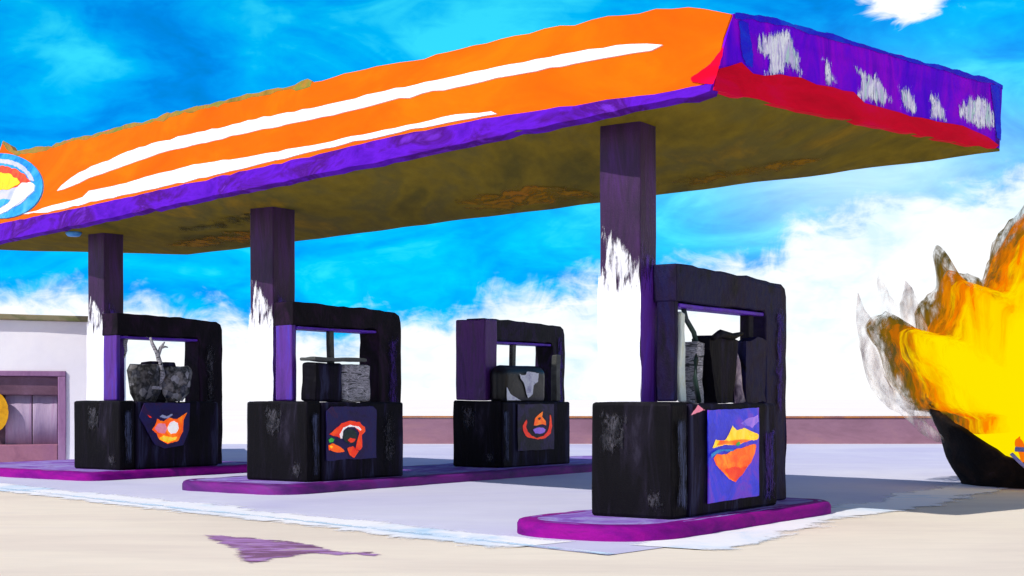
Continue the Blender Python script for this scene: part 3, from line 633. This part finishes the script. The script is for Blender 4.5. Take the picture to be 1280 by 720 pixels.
# pump at the back end of the middle island
pb, body, part = pump('back', 2.62, 1.04, .06, .36, 2.2, .39, .06, 2.60, .42, 2.22, FRAME, 'plum framed pump without a column, with a glossy domed head and flame outline emblem', (.34, FRAME_PURPLE, FRAME_PURPLE))
dk = dict(x0=.48, x1=1.62, z0=.28, z1=1.10, front=-.02)
pl = decal(pb, 'emblem_panel', [(0, 0), (1, 0), (1, 1), (0, 1)], d=.010, mat=E_DUSK, seed=3, **dk)
Q = lambda pts: [((x-150)/250, (640-y)/330) for x, y in pts]
dec(pl, 'emblem_flame_ring', Q([(208, 412), (214, 440), (206, 470), (216, 500), (240, 530), (275, 548), (320, 536), (350, 506), (362, 460), (366, 372), (380, 400), (386, 470), (376, 530), (338, 560), (285, 568), (235, 556), (200, 540), (182, 500), (178, 460), (192, 436)]), .016, E_RED, 1)
dec(pl, 'emblem_flame_tip', Q([(252, 465), (262, 410), (290, 380), (322, 358), (316, 400), (340, 430), (344, 470), (320, 460), (296, 462), (270, 470)]), .016, E_ORANGE, 2)
dec(pl, 'emblem_core', Q([(244, 490), (276, 474), (318, 474), (344, 490), (330, 518), (296, 530), (262, 524)]), .020, E_LILAC, 3)
dec(pl, 'emblem_flame_eye', Q([(276, 410), (300, 396), (308, 420), (290, 432)]), .022, E_DARK, 4)
bm = bmesh.new(); box(bm, .10, 1.50, .02, .375, 1.06, 1.78, .17, 0, 5)
bmesh.ops.subdivide_edges(bm, edges=[e for e in bm.edges if e.calc_length() > .25], cuts=3, use_grid_fill=True)
hd = part('dispenser_head', bm, CHROME, None, True, .008)
decal(hd, 'painted_glare', [(.0, .95), (.12, .88), (.3, .9), (.34, 1.0), (.62, 1.0), (.95, .96), (.9, .62), (.7, .5), (.66, .2), (.42, .04), (.3, .3), (.2, .6), (.06, .72)], .56, 1.22, 1.17, 1.68, .012, GLARE, 3, .02, .012)  # white reflection on the glossy dome, painted as a mark
decal(hd, 'painted_glare', [(0, 1), (.3, .5), (1, .1), (1, 0), (.0, 0)], .18, .62, 1.15, 1.42, .012, GLARE, 6, .01, .012)
bm = bmesh.new(); box(bm, 1.06, 1.18, .50, .58, 1.15, 2.22, .015, 4); part('post', bm, DARKBAR, hd)
bm = bmesh.new(); box(bm, 1.92, 2.06, .12, .24, 1.145, 2.0, .02, 4); part('side_post', bm, DARKBAR)

# left pump
pq, body, part = pump('left', 2.76, 1.22, .34, .48, 2.2, .50, .34, 2.66, .56, 2.28, FRAME_BROWN, 'black pump with a fiery flower emblem and two dark bowl shaped tanks in its frame', None, POST_VIOLET)
dk = dict(x0=.38, x1=1.50, z0=.34, z1=1.12, front=-.02)
pl = decal(pq, 'emblem_panel', [(.0, .7), (.1, 1), (1, 1), (.98, .4), (.86, .06), (.5, 0), (.3, .1)], d=.012, mat=E_NIGHT, seed=4, **dk)
Q = lambda pts: [((x-70)/230, (580-y)/170) for x, y in pts]
dec(pl, 'emblem_flower', Q([(122, 508), (136, 492), (146, 466), (176, 476), (200, 462), (236, 468), (292, 440), (270, 478), (268, 520), (244, 556), (196, 566), (158, 548), (142, 524)]), .018, E_ORANGE, 1)
dec(pl, 'emblem_petal', Q([(132, 504), (150, 484), (184, 484), (194, 506), (184, 526), (152, 524)]), .024, E_PINK, 2)
dec(pl, 'emblem_heart', Q([(190, 502), (200, 482), (222, 474), (242, 484), (246, 508), (232, 526), (208, 528), (194, 518)]), .030, E_WHITE, 3)
dec(pl, 'emblem_base', Q([(152, 538), (176, 528), (210, 536), (244, 532), (232, 552), (196, 562), (166, 552)]), .028, E_YELLOW, 4)
dec(pl, 'emblem_sparks', Q([(150, 462), (170, 450), (190, 458), (216, 446), (222, 456), (196, 470), (172, 468)]), .022, E_PALE, 5)
dec(pl, 'emblem_spark', Q([(98, 448), (118, 456), (130, 466), (112, 466)]), .020, E_RED, 6)
def pot_head(cx_, cy_, prof_, sd_):
    bm = bmesh.new(); rings = []
    for (z, ra, rb) in prof_:
        rings.append([bm.verts.new((cx_+ra*math.cos(k*math.tau/28)*(1+.06*mnoise.noise(Vector((k*.5, z, sd_)))), cy_+rb*math.sin(k*math.tau/28), z+.07*mnoise.noise(Vector((k*.7, z*3, sd_))))) for k in range(28)])
    for A_, B_ in zip(rings, rings[1:]):
        for k in range(28): bm.faces.new((A_[k], A_[(k+1) % 28], B_[(k+1) % 28], B_[k]))
    bm.faces.new(rings[0]); bm.faces.new(rings[-1]); rough_up(bm, .03, 6, sd_)
    return bm
hd = part('dispenser_head', pot_head(.76, .28, ((1.145, .20, .13), (1.3, .28, .16), (1.5, .34, .18), (1.68, .36, .19), (1.78, .30, .16)), 1), RUBBLE_DARK, None, False, 0)
part('side_tank', pot_head(1.40, .30, ((1.145, .22, .13), (1.3, .34, .16), (1.5, .40, .18), (1.66, .41, .19), (1.74, .34, .16)), 5), RUBBLE, hd, False, 0)
bm = bmesh.new(); box(bm, .96, 1.20, .22, .42, 1.15, 1.80, .03, 5); rough_up(bm, .05, 6, 5); part('pump_meter', bm, CABINET, hd)
bm = bmesh.new(); box(bm, .72, .98, .10, .14, 1.36, 1.42, .01, 3); rough_up(bm, .02, 8, 5); part('bright_fitting', bm, SCRIBBLE, hd)
bm = bmesh.new(); tube(bm, [(.98, .2, 1.40), (1.02, .14, 1.6), (1.0, .18, 1.82), (.98, .22, 1.98), (.90, .25, 2.14), (.86, .26, 2.25)], [.05, .055, .045, .035, .03, .02], 8)
tube(bm, [(.985, .21, 1.93), (1.06, .22, 2.08), (1.16, .24, 2.18)], [.035, .03, .012], 8); tube(bm, [(1.05, .22, 2.07), (1.13, .2, 2.1), (1.2, .2, 2.09)], [.025, .02, .01], 6)
part('twig_lever', bm, SCRIBBLE, hd, True, 0)
bm = bmesh.new(); tube(bm, [(.62, .6, 2.27), (.58, .58, 2.14), (.60, .58, 2.02), (.56, .58, 1.9)], [.05, .035, .025, .012], 8); part('hose_hook', bm, SCRIBBLE, hd, True, 0)
bm = bmesh.new(); box(bm, .80, 1.34, .16, .44, 1.74, 1.84, .02, 4); rough_up(bm, .035, 6, 8); part('lid', bm, BLACK, hd)

def brushed_mark(root, name, pts, mat, face='front', off=.022, seed=0.0, inset=.05):
    inset = min(inset*1.6, .4*min(max(p[0] for p in pts)-min(p[0] for p in pts), max(p[1] for p in pts)-min(p[1] for p in pts)))
    # a brushed scuff or painted highlight on the front (x, z) or on the roadside face (y, z) of a pump
    if face == 'front': fr_ = (Vector((0, -off, 0)), Vector((1, 0, 0)), Z, Vector((0, -1, 0)))
    else: fr_ = (Vector((-off, 0, 0)), Vector((0, 1, 0)), Z, Vector((-1, 0, 0)))
    bm = bmesh.new(); brush(bm, wobble_outline(pts, .07, .04, seed), fr_, 0, inset); return link_mesh(name, bm, mat, root)
rect = lambda a, b, c, d: [(a, c), (b, c), (b, d), (a, d)]
for i, r_ in enumerate((pn, pm, pb, pq)):
    k = (.0, -.06, -.02, -.04)[i]
    brushed_mark(r_, 'worn_highlight_streak', rect(.05, .30+k, .06, 1.02), EDGE_LIGHT, 'front', .016, i*2.1)  # corner highlight painted down the front edge
    brushed_mark(r_, 'scuff', rect(.45, .88, .62, 1.12), WORN_GREY, 'side', .017, i*1.3+.4, .09)
    brushed_mark(r_, 'scuff', rect(.06, .34, .04, .30), WORN_GREY, 'side', .018, i*1.7+6, .09)
brushed_mark(pn, 'worn_highlight_streak', rect(2.02, 2.34, .05, .9), WORN_VIOLET, 'front', .018, 3)
brushed_mark(pn, 'worn_highlight_streak', rect(2.95, 3.25, 1.0, 2.3), WORN_VIOLET, 'front', -.278, 5, .09)
brushed_mark(pm, 'worn_highlight_streak', rect(1.58, 1.95, .1, 1.0), WORN_GREY, 'front', .018, 4, .1)
brushed_mark(pm, 'worn_highlight_streak', rect(2.3, 2.6, .2, 2.2), WORN_VIOLET, 'front', -.478, 7, .12)
brushed_mark(pb, 'worn_highlight_streak', rect(2.3, 2.55, .9, 2.4), WORN_VIOLET, 'front', -.368, 2, .06)
brushed_mark(pq, 'worn_highlight_streak', rect(2.3, 2.6, .2, 2.2), WORN_GREY, 'front', -.478, 10, .12)
# scumbled patches on the canopy ceiling
cfr = (Vector((0, 0, A.z+.005-0)), v, u, Vector((0, 0, -1)))
for i, (a0, a1, b0, b1, mt) in enumerate(((5.0, 8.2, 2.6, 4.4, WORN_OCHRE), (1.2, 4.6, 3.4, 4.5, WORN_OCHRE), (9.5, 13.5, 1.2, 2.2, WORN_DARK), (12.0, 16.0, 2.2, 3.6, WORN_OCHRE))):
    bm = bmesh.new()
    pts_ = wobble_outline([(a0, b0+.3), (a0+.4, b0), (a1-.5, b0+.1), (a1, b0+.5), (a1-.3, b1), (a0+.5, b1-.1)], .25, .3, i*5.1)
    brush(bm, pts_, (A+Z*-.015, v, u, Vector((0, 0, -1))), .0+.002*i, .35); cpart('ceiling_scumble', bm, mt)

# ------------------------------------------------------------------ burning fire pot
FC = Vector((8.15, 22.3, 0)); 
fire = empty('burning_pot', FC); tag(fire, 'large charred pot of bright yellow flames on the forecourt edge', 'fire pot')
def emis(name, stops, scale, strength, stretch=(1, 1, .5), zmix=None):
    m = bpy.data.materials.new(name); m.use_nodes = True
    t = NT(m.node_tree); t.n.remove(t.n['Principled BSDF']); out = t.n['Material Output']
    tc = t.add('ShaderNodeTexCoord'); mp = t.add('ShaderNodeMapping'); mp.inputs['Scale'].default_value = stretch
    t.link(tc.outputs['Object'], mp.inputs[0])
    n = t.noise(mp.outputs[0], scale, 5, .55, .6)
    fac = n
    if zmix:
        sx = t.add('ShaderNodeSeparateXYZ'); t.link(tc.outputs['Object'], sx.inputs[0])
        mr = t.add('ShaderNodeMapRange'); mr.inputs[1].default_value = zmix[0]; mr.inputs[2].default_value = zmix[1]
        t.link(sx.outputs[2], mr.inputs[0])
        fac = t.math('ADD', t.math('MULTIPLY', mr.outputs[0], zmix[2]), t.math('MULTIPLY', n, 1-zmix[2]*.5))
    col = t.ramp(fac, [(p, lin(c)) for p, c in stops])
    e = t.add('ShaderNodeEmission'); e.inputs[1].default_value = strength; t.link(col, e.inputs[0])
    t.link(e.outputs[0], out.inputs[0])
    return m
FLAME_ORANGE = emis('flame_orange', [(.3, (255, 90, 10)), (.5, (255, 130, 10)), (.7, (250, 170, 20))], 2.0, .9)
def flame_mat(name, stops, scale, strength, a0=.55, a1=1.02, an=.55):
    m = bpy.data.materials.new(name); m.use_nodes = True
    t = NT(m.node_tree); t.n.remove(t.n['Principled BSDF']); out = t.n['Material Output']
    tc = t.add('ShaderNodeTexCoord'); mp = t.add('ShaderNodeMapping'); mp.inputs['Scale'].default_value = (1.6, 1.6, .45)
    t.link(tc.outputs['Object'], mp.inputs[0])
    at = t.add('ShaderNodeAttribute'); at.attribute_name = 'along'
    n = t.noise(mp.outputs[0], scale, 6, .6, .8); n2 = t.noise(mp.outputs[0], scale*2.6, 6, .65, .5)
    f = t.math('ADD', at.outputs['Fac'], t.math('MULTIPLY', t.math('SUBTRACT', n, .5), 1.1))
    e = t.add('ShaderNodeEmission'); e.inputs[1].default_value = strength
    t.link(t.ramp(f, [(p, lin(c)) for p, c in stops]), e.inputs[0])
    g = t.math('ADD', at.outputs['Fac'], t.math('MULTIPLY', t.math('SUBTRACT', n2, .5), 2*an))
    mr = t.add('ShaderNodeMapRange'); mr.interpolation_type = 'SMOOTHSTEP'; t.link(g, mr.inputs[0])
    mr.inputs[1].default_value = a0; mr.inputs[2].default_value = a1; mr.inputs[3].default_value = 1; mr.inputs[4].default_value = 0
    tr = t.add('ShaderNodeBsdfTransparent'); mx = t.add('ShaderNodeMixShader')
    t.link(mr.outputs[0], mx.inputs[0]); t.link(tr.outputs[0], mx.inputs[1]); t.link(e.outputs[0], mx.inputs[2]); t.link(mx.outputs[0], out.inputs[0])
    return m
def tongue(bm, base, tip, r, bend, seg=14, n=12, seed=0.0, flat=.8):
    base, tip = Vector(base), Vector(tip); rings = []
    lay = bm.verts.layers.float.get('along') or bm.verts.layers.float.new('along')
    for i in range(n+1):
        t = i/n
        p = base.lerp(tip, t)+Vector(bend)*math.sin(t*math.pi)
        rr = r*(math.sin(math.pi*min(1, .22+t*.78))**.8)*(1-.25*t)+.004
        p += Vector(mnoise.noise_vector(Vector((seed*3.3, t*2.2, seed))))*.16*t
        ring = []
        for k in range(seg):
            a = math.tau*k/seg
            q = rr*(1+.25*mnoise.noise(Vector((math.cos(a)*1.3+seed, math.sin(a)*1.3, t*3))))
            vt = bm.verts.new(p+Vector((q*math.cos(a), q*math.sin(a)*flat, 0))); vt[lay] = t; ring.append(vt)
        rings.append(ring)
    for A_, B_ in zip(rings, rings[1:]):
        for k in range(seg): bm.faces.new((A_[k], A_[(k+1) % seg], B_[(k+1) % seg], B_[k]))
    bm.faces.new(rings[0]); bm.faces.new(rings[-1])
# pot: flared lathe with a ragged rim, high at the left and low at the front
bm = bmesh.new(); NS, NR = 72, 14
rows = []
for j in range(NR+1):
    row = []
    for k in range(NS):
        a = math.tau*k/NS
        c_ = (math.cos(a-R(158))+1)/2
        rim = .30+.98*c_**3.4+.10*mnoise.noise(Vector((math.cos(a)*4, math.sin(a)*4, 2)))+.05*mnoise.noise(Vector((math.cos(a)*14, math.sin(a)*14, 4)))
        t = j/NR; z = t*rim
        r = 1.08+.48*z+.08*math.sin(z*5)*.4
        r += .05*mnoise.noise(Vector((math.cos(a)*2.5, math.sin(a)*2.5, z*2.5)))
        row.append(bm.verts.new((r*math.cos(a), r*math.sin(a), z-.01 if j else -.03)))
    rows.append(row)
for A_, B_ in zip(rows, rows[1:]):
    for k in range(NS): bm.faces.new((A_[k], A_[(k+1) % NS], B_[(k+1) % NS], B_[k]))
bm.faces.new(rows[0])
po = link_mesh('pot', bm, CHAR, fire, True); sm = po.modifiers.new('thick', 'SOLIDIFY'); sm.thickness = .09; sm.offset = -1
# flames: a bright core, an amber shell and a sooty ragged outer layer, all made of many licks
crest = [(-1.66, 1.15), (-1.98, 1.75), (-2.34, 2.36), (-2.05, 2.62), (-1.62, 2.24), (-1.40, 2.75), (-1.22, 3.46), (-1.05, 3.08), (-.68, 3.10), (-.42, 3.66), (-.12, 4.05), (.30, 4.45), (.62, 4.0), (.95, 4.2), (1.3, 3.4), (1.62, 3.3), (1.85, 2.6), (2.2, 2.3), (1.9, 1.6)]
def crest_at(t):
    q = t*(len(crest)-1); i = min(int(q), len(crest)-2); f = q-i
    return Vector(crest[i]).lerp(Vector(crest[i+1]), f)
O2 = Vector((.05, 1.05))
def crest_radius(th):
    """how far the fire reaches from its heart in direction th (radians, 0 = right, pi/2 = up)"""
    d = Vector((math.cos(th), math.sin(th))); best = 0
    for i in range(len(crest)-1):
        p = Vector(crest[i])-O2; q = Vector(crest[i+1])-O2; e = q-p
        den = d.x*e.y-d.y*e.x
        if abs(den) < 1e-9: continue
        r = (p.x*e.y-p.y*e.x)/den; t_ = (p.x*d.y-p.y*d.x)/den
        if r > 0 and -1e-6 <= t_ <= 1+1e-6: best = max(best, r)
    return best if best else 1.15
NT_ = 240
CR = [crest_radius(math.tau*i/NT_) for i in range(NT_)]
def blur(a_, n):
    for _ in range(n): a_ = [(a_[i-1]+2*a_[i]+a_[(i+1) % len(a_)])/4 for i in range(len(a_))]
    return a_
def flame_mass(name, mat, reach, thick, smooth, spike, seed, yoff):
    bm = bmesh.new(); lay = bm.verts.layers.float.new('along')
    cr = blur(CR, smooth); rows = []; NP = 26
    for j in range(NP+1):
        ph = -math.pi/2+math.pi*j/NP; row = []
        for i in range(NT_):
            th = math.tau*i/NT_; c, sn = math.cos(th), math.sin(th)
            r = cr[i]*reach*(1+spike*mnoise.noise(Vector((c*6+seed, sn*6, ph*.6)))+spike*.7*abs(mnoise.noise(Vector((c*15+seed, sn*15, ph)))))
            k = max(0.0, math.cos(ph))**.75
            p = Vector((O2.x+r*k*c, yoff+thick*math.sin(ph), max(.06, O2.y+r*k*sn)))
            p += Vector(mnoise.noise_vector(p*1.7+Vector((seed, 0, 0))))*.07
            vt = bm.verts.new(p); vt[lay] = k*reach if sn > -.25 else .3*k; row.append(vt)
        rows.append(row)
    for A_, B_ in zip(rows, rows[1:]):
        for i in range(NT_): bm.faces.new((A_[i], A_[(i+1) % NT_], B_[(i+1) % NT_], B_[i]))
    bmesh.ops.remove_doubles(bm, verts=bm.verts[:], dist=.002)
    return link_mesh(name, bm, mat, fire, True)
FLAME_CORE = flame_mat('flame_core', [(.0, (255, 232, 0)), (.66, (255, 230, 0)), (.84, (255, 214, 0)), (.98, (255, 172, 0)), (1.12, (255, 130, 0))], 1.1, 1.0, .80, 1.06, .36)
FLAME_MID = flame_mat('flame_amber', [(.3, (255, 216, 0)), (.7, (255, 186, 0)), (.9, (248, 134, 4)), (1.1, (206, 110, 8))], 1.5, .92, .84, 1.12, .42)
FLAME_SOOT = flame_mat('flame_soot', [(.3, (250, 160, 0)), (.68, (220, 130, 6)), (.84, (164, 108, 14)), (1.0, (122, 96, 20)), (1.15, (100, 86, 40))], 1.4, .8, .90, 1.18, .42)
flame_mass('flame_core', FLAME_CORE, .95, 1.30, 5, .05, 3, 0)
flame_mass('amber_flames', FLAME_MID, 1.02, .80, 2, .06, 11, .25)
flame_mass('sooty_flames', FLAME_SOOT, 1.08, .55, 0, .09, 23, .45)
lo = [((-.55, -1.45, .42), (-.62, -1.5, 1.35), .10, (.05, 0, 0)), ((-.38, -1.48, .42), (-.20, -1.5, .95), .10, (.06, 0, 0)), ((-.2, -1.5, .42), (.05, -1.5, 1.15), .12, (-.06, 0, 0)), ((.2, -1.5, .4), (.3, -1.45, 1.3), .14, (.06, 0, 0)), ((-.68, -1.42, .42), (-.78, -1.45, .85), .07, (.0, 0, 0)), ((.6, -1.4, .4), (.8, -1.4, 1.1), .12, (.06, 0, 0))]
for i, (b, t_, r, bd) in enumerate(lo):
    bm = bmesh.new(); tongue(bm, b, t_, r, bd, seed=i*1.3+30); link_mesh('small_flame', bm, FLAME_ORANGE, fire, True)
for pth, r in (([(-.85, -1.48, .62), (-.6, -1.58, .60), (-.4, -1.6, .5), (-.2, -1.62, .36)], .035), ([(-.9, -1.48, .55), (-.78, -1.55, .40), (-.66, -1.5, .32)], .03)):
    bm = bmesh.new(); tube(bm, pth, r, 8); rough_up(bm, .015, 6); link_mesh('burnt_stick', bm, TRIM, fire, True)
# pale smoke wisps drifting off the left edge
def smoke_mat():
    m = bpy.data.materials.new('pale_smoke'); m.use_nodes = True
    t = NT(m.node_tree); bs = t.n['Principled BSDF']; out = t.n['Material Output']
    tc = t.add('ShaderNodeTexCoord'); mp = t.add('ShaderNodeMapping'); mp.inputs['Scale'].default_value = (1.5, 1.5, .5); mp.inputs['Rotation'].default_value = (0, R(20), 0)
    t.link(tc.outputs['Object'], mp.inputs[0])
    n = t.noise(mp.outputs[0], 2.2, 7, .65, 1.0)
    t.link(t.ramp(n, [(.35, lin((250, 248, 248))), (.50, lin((214, 208, 210))), (.60, lin((120, 112, 122))), (.74, lin((186, 160, 132)))]), bs.inputs['Base Color'])
    bs.inputs['Roughness'].default_value = 1
    tr = t.add('ShaderNodeBsdfTransparent'); mx = t.add('ShaderNodeMixShader')
    n2 = t.noise(mp.outputs[0], 2.6, 5, .6, .6)
    fac = t.ramp(n2, [(.44, (0, 0, 0, 1)), (.68, (1, 1, 1, 1))])
    sep = t.add('ShaderNodeSeparateColor'); t.link(fac, sep.inputs[0])
    t.link(t.math('MULTIPLY', sep.outputs[0], .8), mx.inputs[0]); t.link(tr.outputs[0], mx.inputs[1]); t.link(bs.outputs[0], mx.inputs[2]); t.link(mx.outputs[0], out.inputs[0])
    return m
SMOKE = smoke_mat()
for i, (b, t_, r, bd) in enumerate([((-1.35, .35, .9), (-2.65, .5, 3.0), .34, (-.28, 0, -.15)), ((-1.5, .5, 1.4), (-2.35, .6, 3.3), .28, (-.15, 0, 0)), ((-1.5, .6, 1.7), (-1.75, .7, 3.2), .26, (-.05, 0, 0)), ((-1.4, .2, .7), (-2.75, .2, 2.7), .2, (-.25, 0, -.2))]):
    bm = bmesh.new(); tongue(bm, b, t_, r, bd, seed=i*4.1+50, flat=.5); rough_up(bm, .08, 3, i+3)
    link_mesh('smoke_wisp', bm, SMOKE, fire, True)

# ------------------------------------------------------------------ sky, sun
SUN_EL = R(42); SUN_FROM = Vector((-.71, -.705, 0)).normalized()
sd = SUN_FROM*math.cos(SUN_EL)+Z*math.sin(SUN_EL)
ld = bpy.data.lights.new('sun', 'SUN'); ld.energy = 3.9; ld.angle = R(.55); ld.color = (1.0, .955, .88)
lo_ = bpy.data.objects.new('sun', ld); COL.objects.link(lo_)
lo_.rotation_euler = sd.to_track_quat('Z', 'Y').to_euler()

W = bpy.data.worlds.new('World'); S.world = W; W.use_nodes = True
t = NT(W.node_tree); bg = t.n['Background']
sky = t.add('ShaderNodeTexSky'); sky.sky_type = 'NISHITA'; sky.sun_disc = False
sky.sun_elevation = SUN_EL; sky.sun_rotation = math.atan2(SUN_FROM.x, SUN_FROM.y)
sky.air_density = 1.0; sky.dust_density = .3; sky.ozone_density = 2.0
tc = t.add('ShaderNodeTexCoord'); sx = t.add('ShaderNodeSeparateXYZ'); t.link(tc.outputs['Generated'], sx.inputs[0])
X_, Y_, Z_ = sx.outputs
az = t.math('MULTIPLY', t.math('ARCTAN2', X_, Y_), 180/math.pi)
hyp = t.math('SQRT', t.math('ADD', t.math('MULTIPLY', X_, X_), t.math('MULTIPLY', Y_, Y_)))
el = t.math('MULTIPLY', t.math('ARCTAN2', Z_, hyp), 180/math.pi)
cv = t.add('ShaderNodeCombineXYZ'); t.link(az, cv.inputs[0]); t.link(el, cv.inputs[1])
def patch(a0, e0, sa, se, amp=1.0):
    a = t.math('DIVIDE', t.math('SUBTRACT', az, a0), sa); e = t.math('DIVIDE', t.math('SUBTRACT', el, e0), se)
    r2 = t.math('ADD', t.math('MULTIPLY', a, a), t.math('MULTIPLY', e, e))
    return t.math('MULTIPLY', t.math('EXPONENT', t.math('MULTIPLY', r2, -1)), amp)
mpv = t.add('ShaderNodeMapping'); mpv.inputs['Scale'].default_value = (.55, 1.25, 1); mpv.inputs['Rotation'].default_value = (0, 0, R(-24)); t.link(cv.outputs[0], mpv.inputs[0])
nb = t.noise(mpv.outputs[0], .30, 6, .52, 1.2)          # brush strokes
nf_ = t.noise(mpv.outputs[0], 1.5, 5, .58, .8)
nc = t.noise(cv.outputs[0], .42, 7, .6, .7)
# tint of the blue
tint_f = nb
for args in ((-4, 14.5, 6, 3, .20), (0, 15, 4, 2.0, .18), (-16.5, 13, 2.4, 1.3, .26), (-11, 11.6, 5, 1.2, -.10), (-18, 15, 5, 2, .0), (11, 14.5, 5, 2.0, -.10), (-4, 5.5, 8, 2.2, .10), (6, 8.0, 4, 2, .18), (18, 12, 4, 3, .12), (-16, 6.5, 6, 2, .02)):
    tint_f = t.math('ADD', tint_f, patch(*args))
tint_f = t.math('ADD', tint_f, t.math('MULTIPLY', t.math('SUBTRACT', nf_, .5), .22))
tint = t.ramp(tint_f, [(.22, (.0, .46, 1.25, 1)), (.38, (.0, .58, 1.75, 1)), (.50, (.0, .80, 1.95, 1)), (.64, (.0, 1.08, 2.0, 1)), (.85, (.08, 1.6, 2.1, 1))])
lum = t.add('ShaderNodeRGBToBW'); t.link(sky.outputs[0], lum.inputs[0])
lumc = t.add('ShaderNodeMapRange'); t.link(lum.outputs[0], lumc.inputs[0]); lumc.inputs[1].default_value = 0; lumc.inputs[2].default_value = 12; lumc.inputs[3].default_value = 3.2; lumc.inputs[4].default_value = 9.0
skymul = t.add('ShaderNodeCombineColor')
for i in range(3): t.link(lumc.outputs[0], skymul.inputs[i])
half = t.mix(.85, sky.outputs[0], skymul.outputs[0])
low = t.mix(1.0, half, tint, 'MULTIPLY')
hi = t.add('ShaderNodeMapRange'); hi.interpolation_type = 'SMOOTHSTEP'; t.link(el, hi.inputs[0]); hi.inputs[1].default_value = 17; hi.inputs[2].default_value = 34
blue = t.mix(hi.outputs[0], low, t.mix(1.0, sky.outputs[0], (1.25, .95, .95, 1), 'MULTIPLY'))
# cloud bank along the horizon; its upper edge (degrees) follows the compass
fc_ = t.add('ShaderNodeFloatCurve'); cu = fc_.mapping.curves[0]
pts = [(-25, 4.4), (-19.6, 4.4), (-14, 3.7), (-9, 3.1), (-5, 3.0), (-1.5, 3.9), (2, 4.8), (7, 5.1), (10, 6.0), (13, 7.6), (19.6, 8.4), (25, 8.4)]
f0 = t.math('DIVIDE', t.math('ADD', az, 25), 50, clamp=True)
for i, (a, e) in enumerate(pts):
    xx, yy = (a+25)/50, e/10
    if i == 0: cu.points[0].location = (xx, yy)
    elif i == len(pts)-1: cu.points[-1].location = (xx, yy)
    else: cu.points.new(xx, yy)
fc_.mapping.update(); t.link(f0, fc_.inputs['Value'])
edge = t.math('MULTIPLY', fc_.outputs[0], 10)
# behind and beside the viewer unseen cloud is added, climbing higher for fill light
back = t.add('ShaderNodeMapRange'); back.interpolation_type = 'SMOOTHSTEP'; t.link(t.math('ABSOLUTE', az), back.inputs[0])
back.inputs[1].default_value = 30; back.inputs[2].default_value = 75; back.inputs[3].default_value = 0; back.inputs[4].default_value = 9
edge = t.math('ADD', edge, back.outputs[0])
d = t.math('SUBTRACT', edge, el)
d = t.math('ADD', d, t.math('MULTIPLY', t.math('SUBTRACT', nc, .5), 4.4))
d = t.math('ADD', d, t.math('MULTIPLY', t.math('SUBTRACT', nf_, .5), 1.8))
d1 = t.math('SUBTRACT', t.math('MULTIPLY', patch(15.4, 15.2, 2.2, 1.3), 6.8), 3.6)
d1 = t.math('ADD', d1, t.math('MULTIPLY', t.math('SUBTRACT', nf_, .5), 5))
d = t.math('MAXIMUM', d, d1)
cm = t.add('ShaderNodeMapRange'); cm.interpolation_type = 'SMOOTHSTEP'; t.link(d, cm.inputs[0])
cm.inputs[1].default_value = -.5; cm.inputs[2].default_value = 1.3; cm.inputs[3].default_value = 0; cm.inputs[4].default_value = 1
ccol = t.ramp(t.math('ADD', nb, t.math('MULTIPLY', t.math('SUBTRACT', nf_, .5), .4)), [(.26, (7.0, 9.2, 10.6, 1)), (.40, (9.2, 10.2, 10.9, 1)), (.54, (10.7, 10.7, 10.9, 1))])
cloudy = t.mix(cm.outputs[0], blue, ccol)
veil = t.math('MULTIPLY', patch(14, 8.6, 6, 2.6), t.math('ADD', nb, .1))
cloudy = t.mix(t.math('MULTIPLY', veil, .9, clamp=True), cloudy, (9.0, 11.2, 13.0, 1))
t.link(cloudy, bg.inputs[0]); bg.inputs[1].default_value = .1

# ------------------------------------------------------------------ camera
cd = bpy.data.cameras.new('camera'); cam = bpy.data.objects.new('camera', cd); COL.objects.link(cam)
cam.location = EYE; cam.rotation_euler = (R(90), 0, 0)
cd.sensor_width = 36; cd.lens = 36*F/1280; cd.shift_y = (HZ-360)/1280; cd.clip_end = 3000; cd.clip_start = .1
S.camera = cam
vs = S.view_settings; vs.view_transform = 'Standard'; vs.look = 'None'; vs.exposure = 0.0; vs.gamma = 1.0
S.display_settings.display_device = 'sRGB'
try: vs.use_curve_mapping = False
except Exception: pass
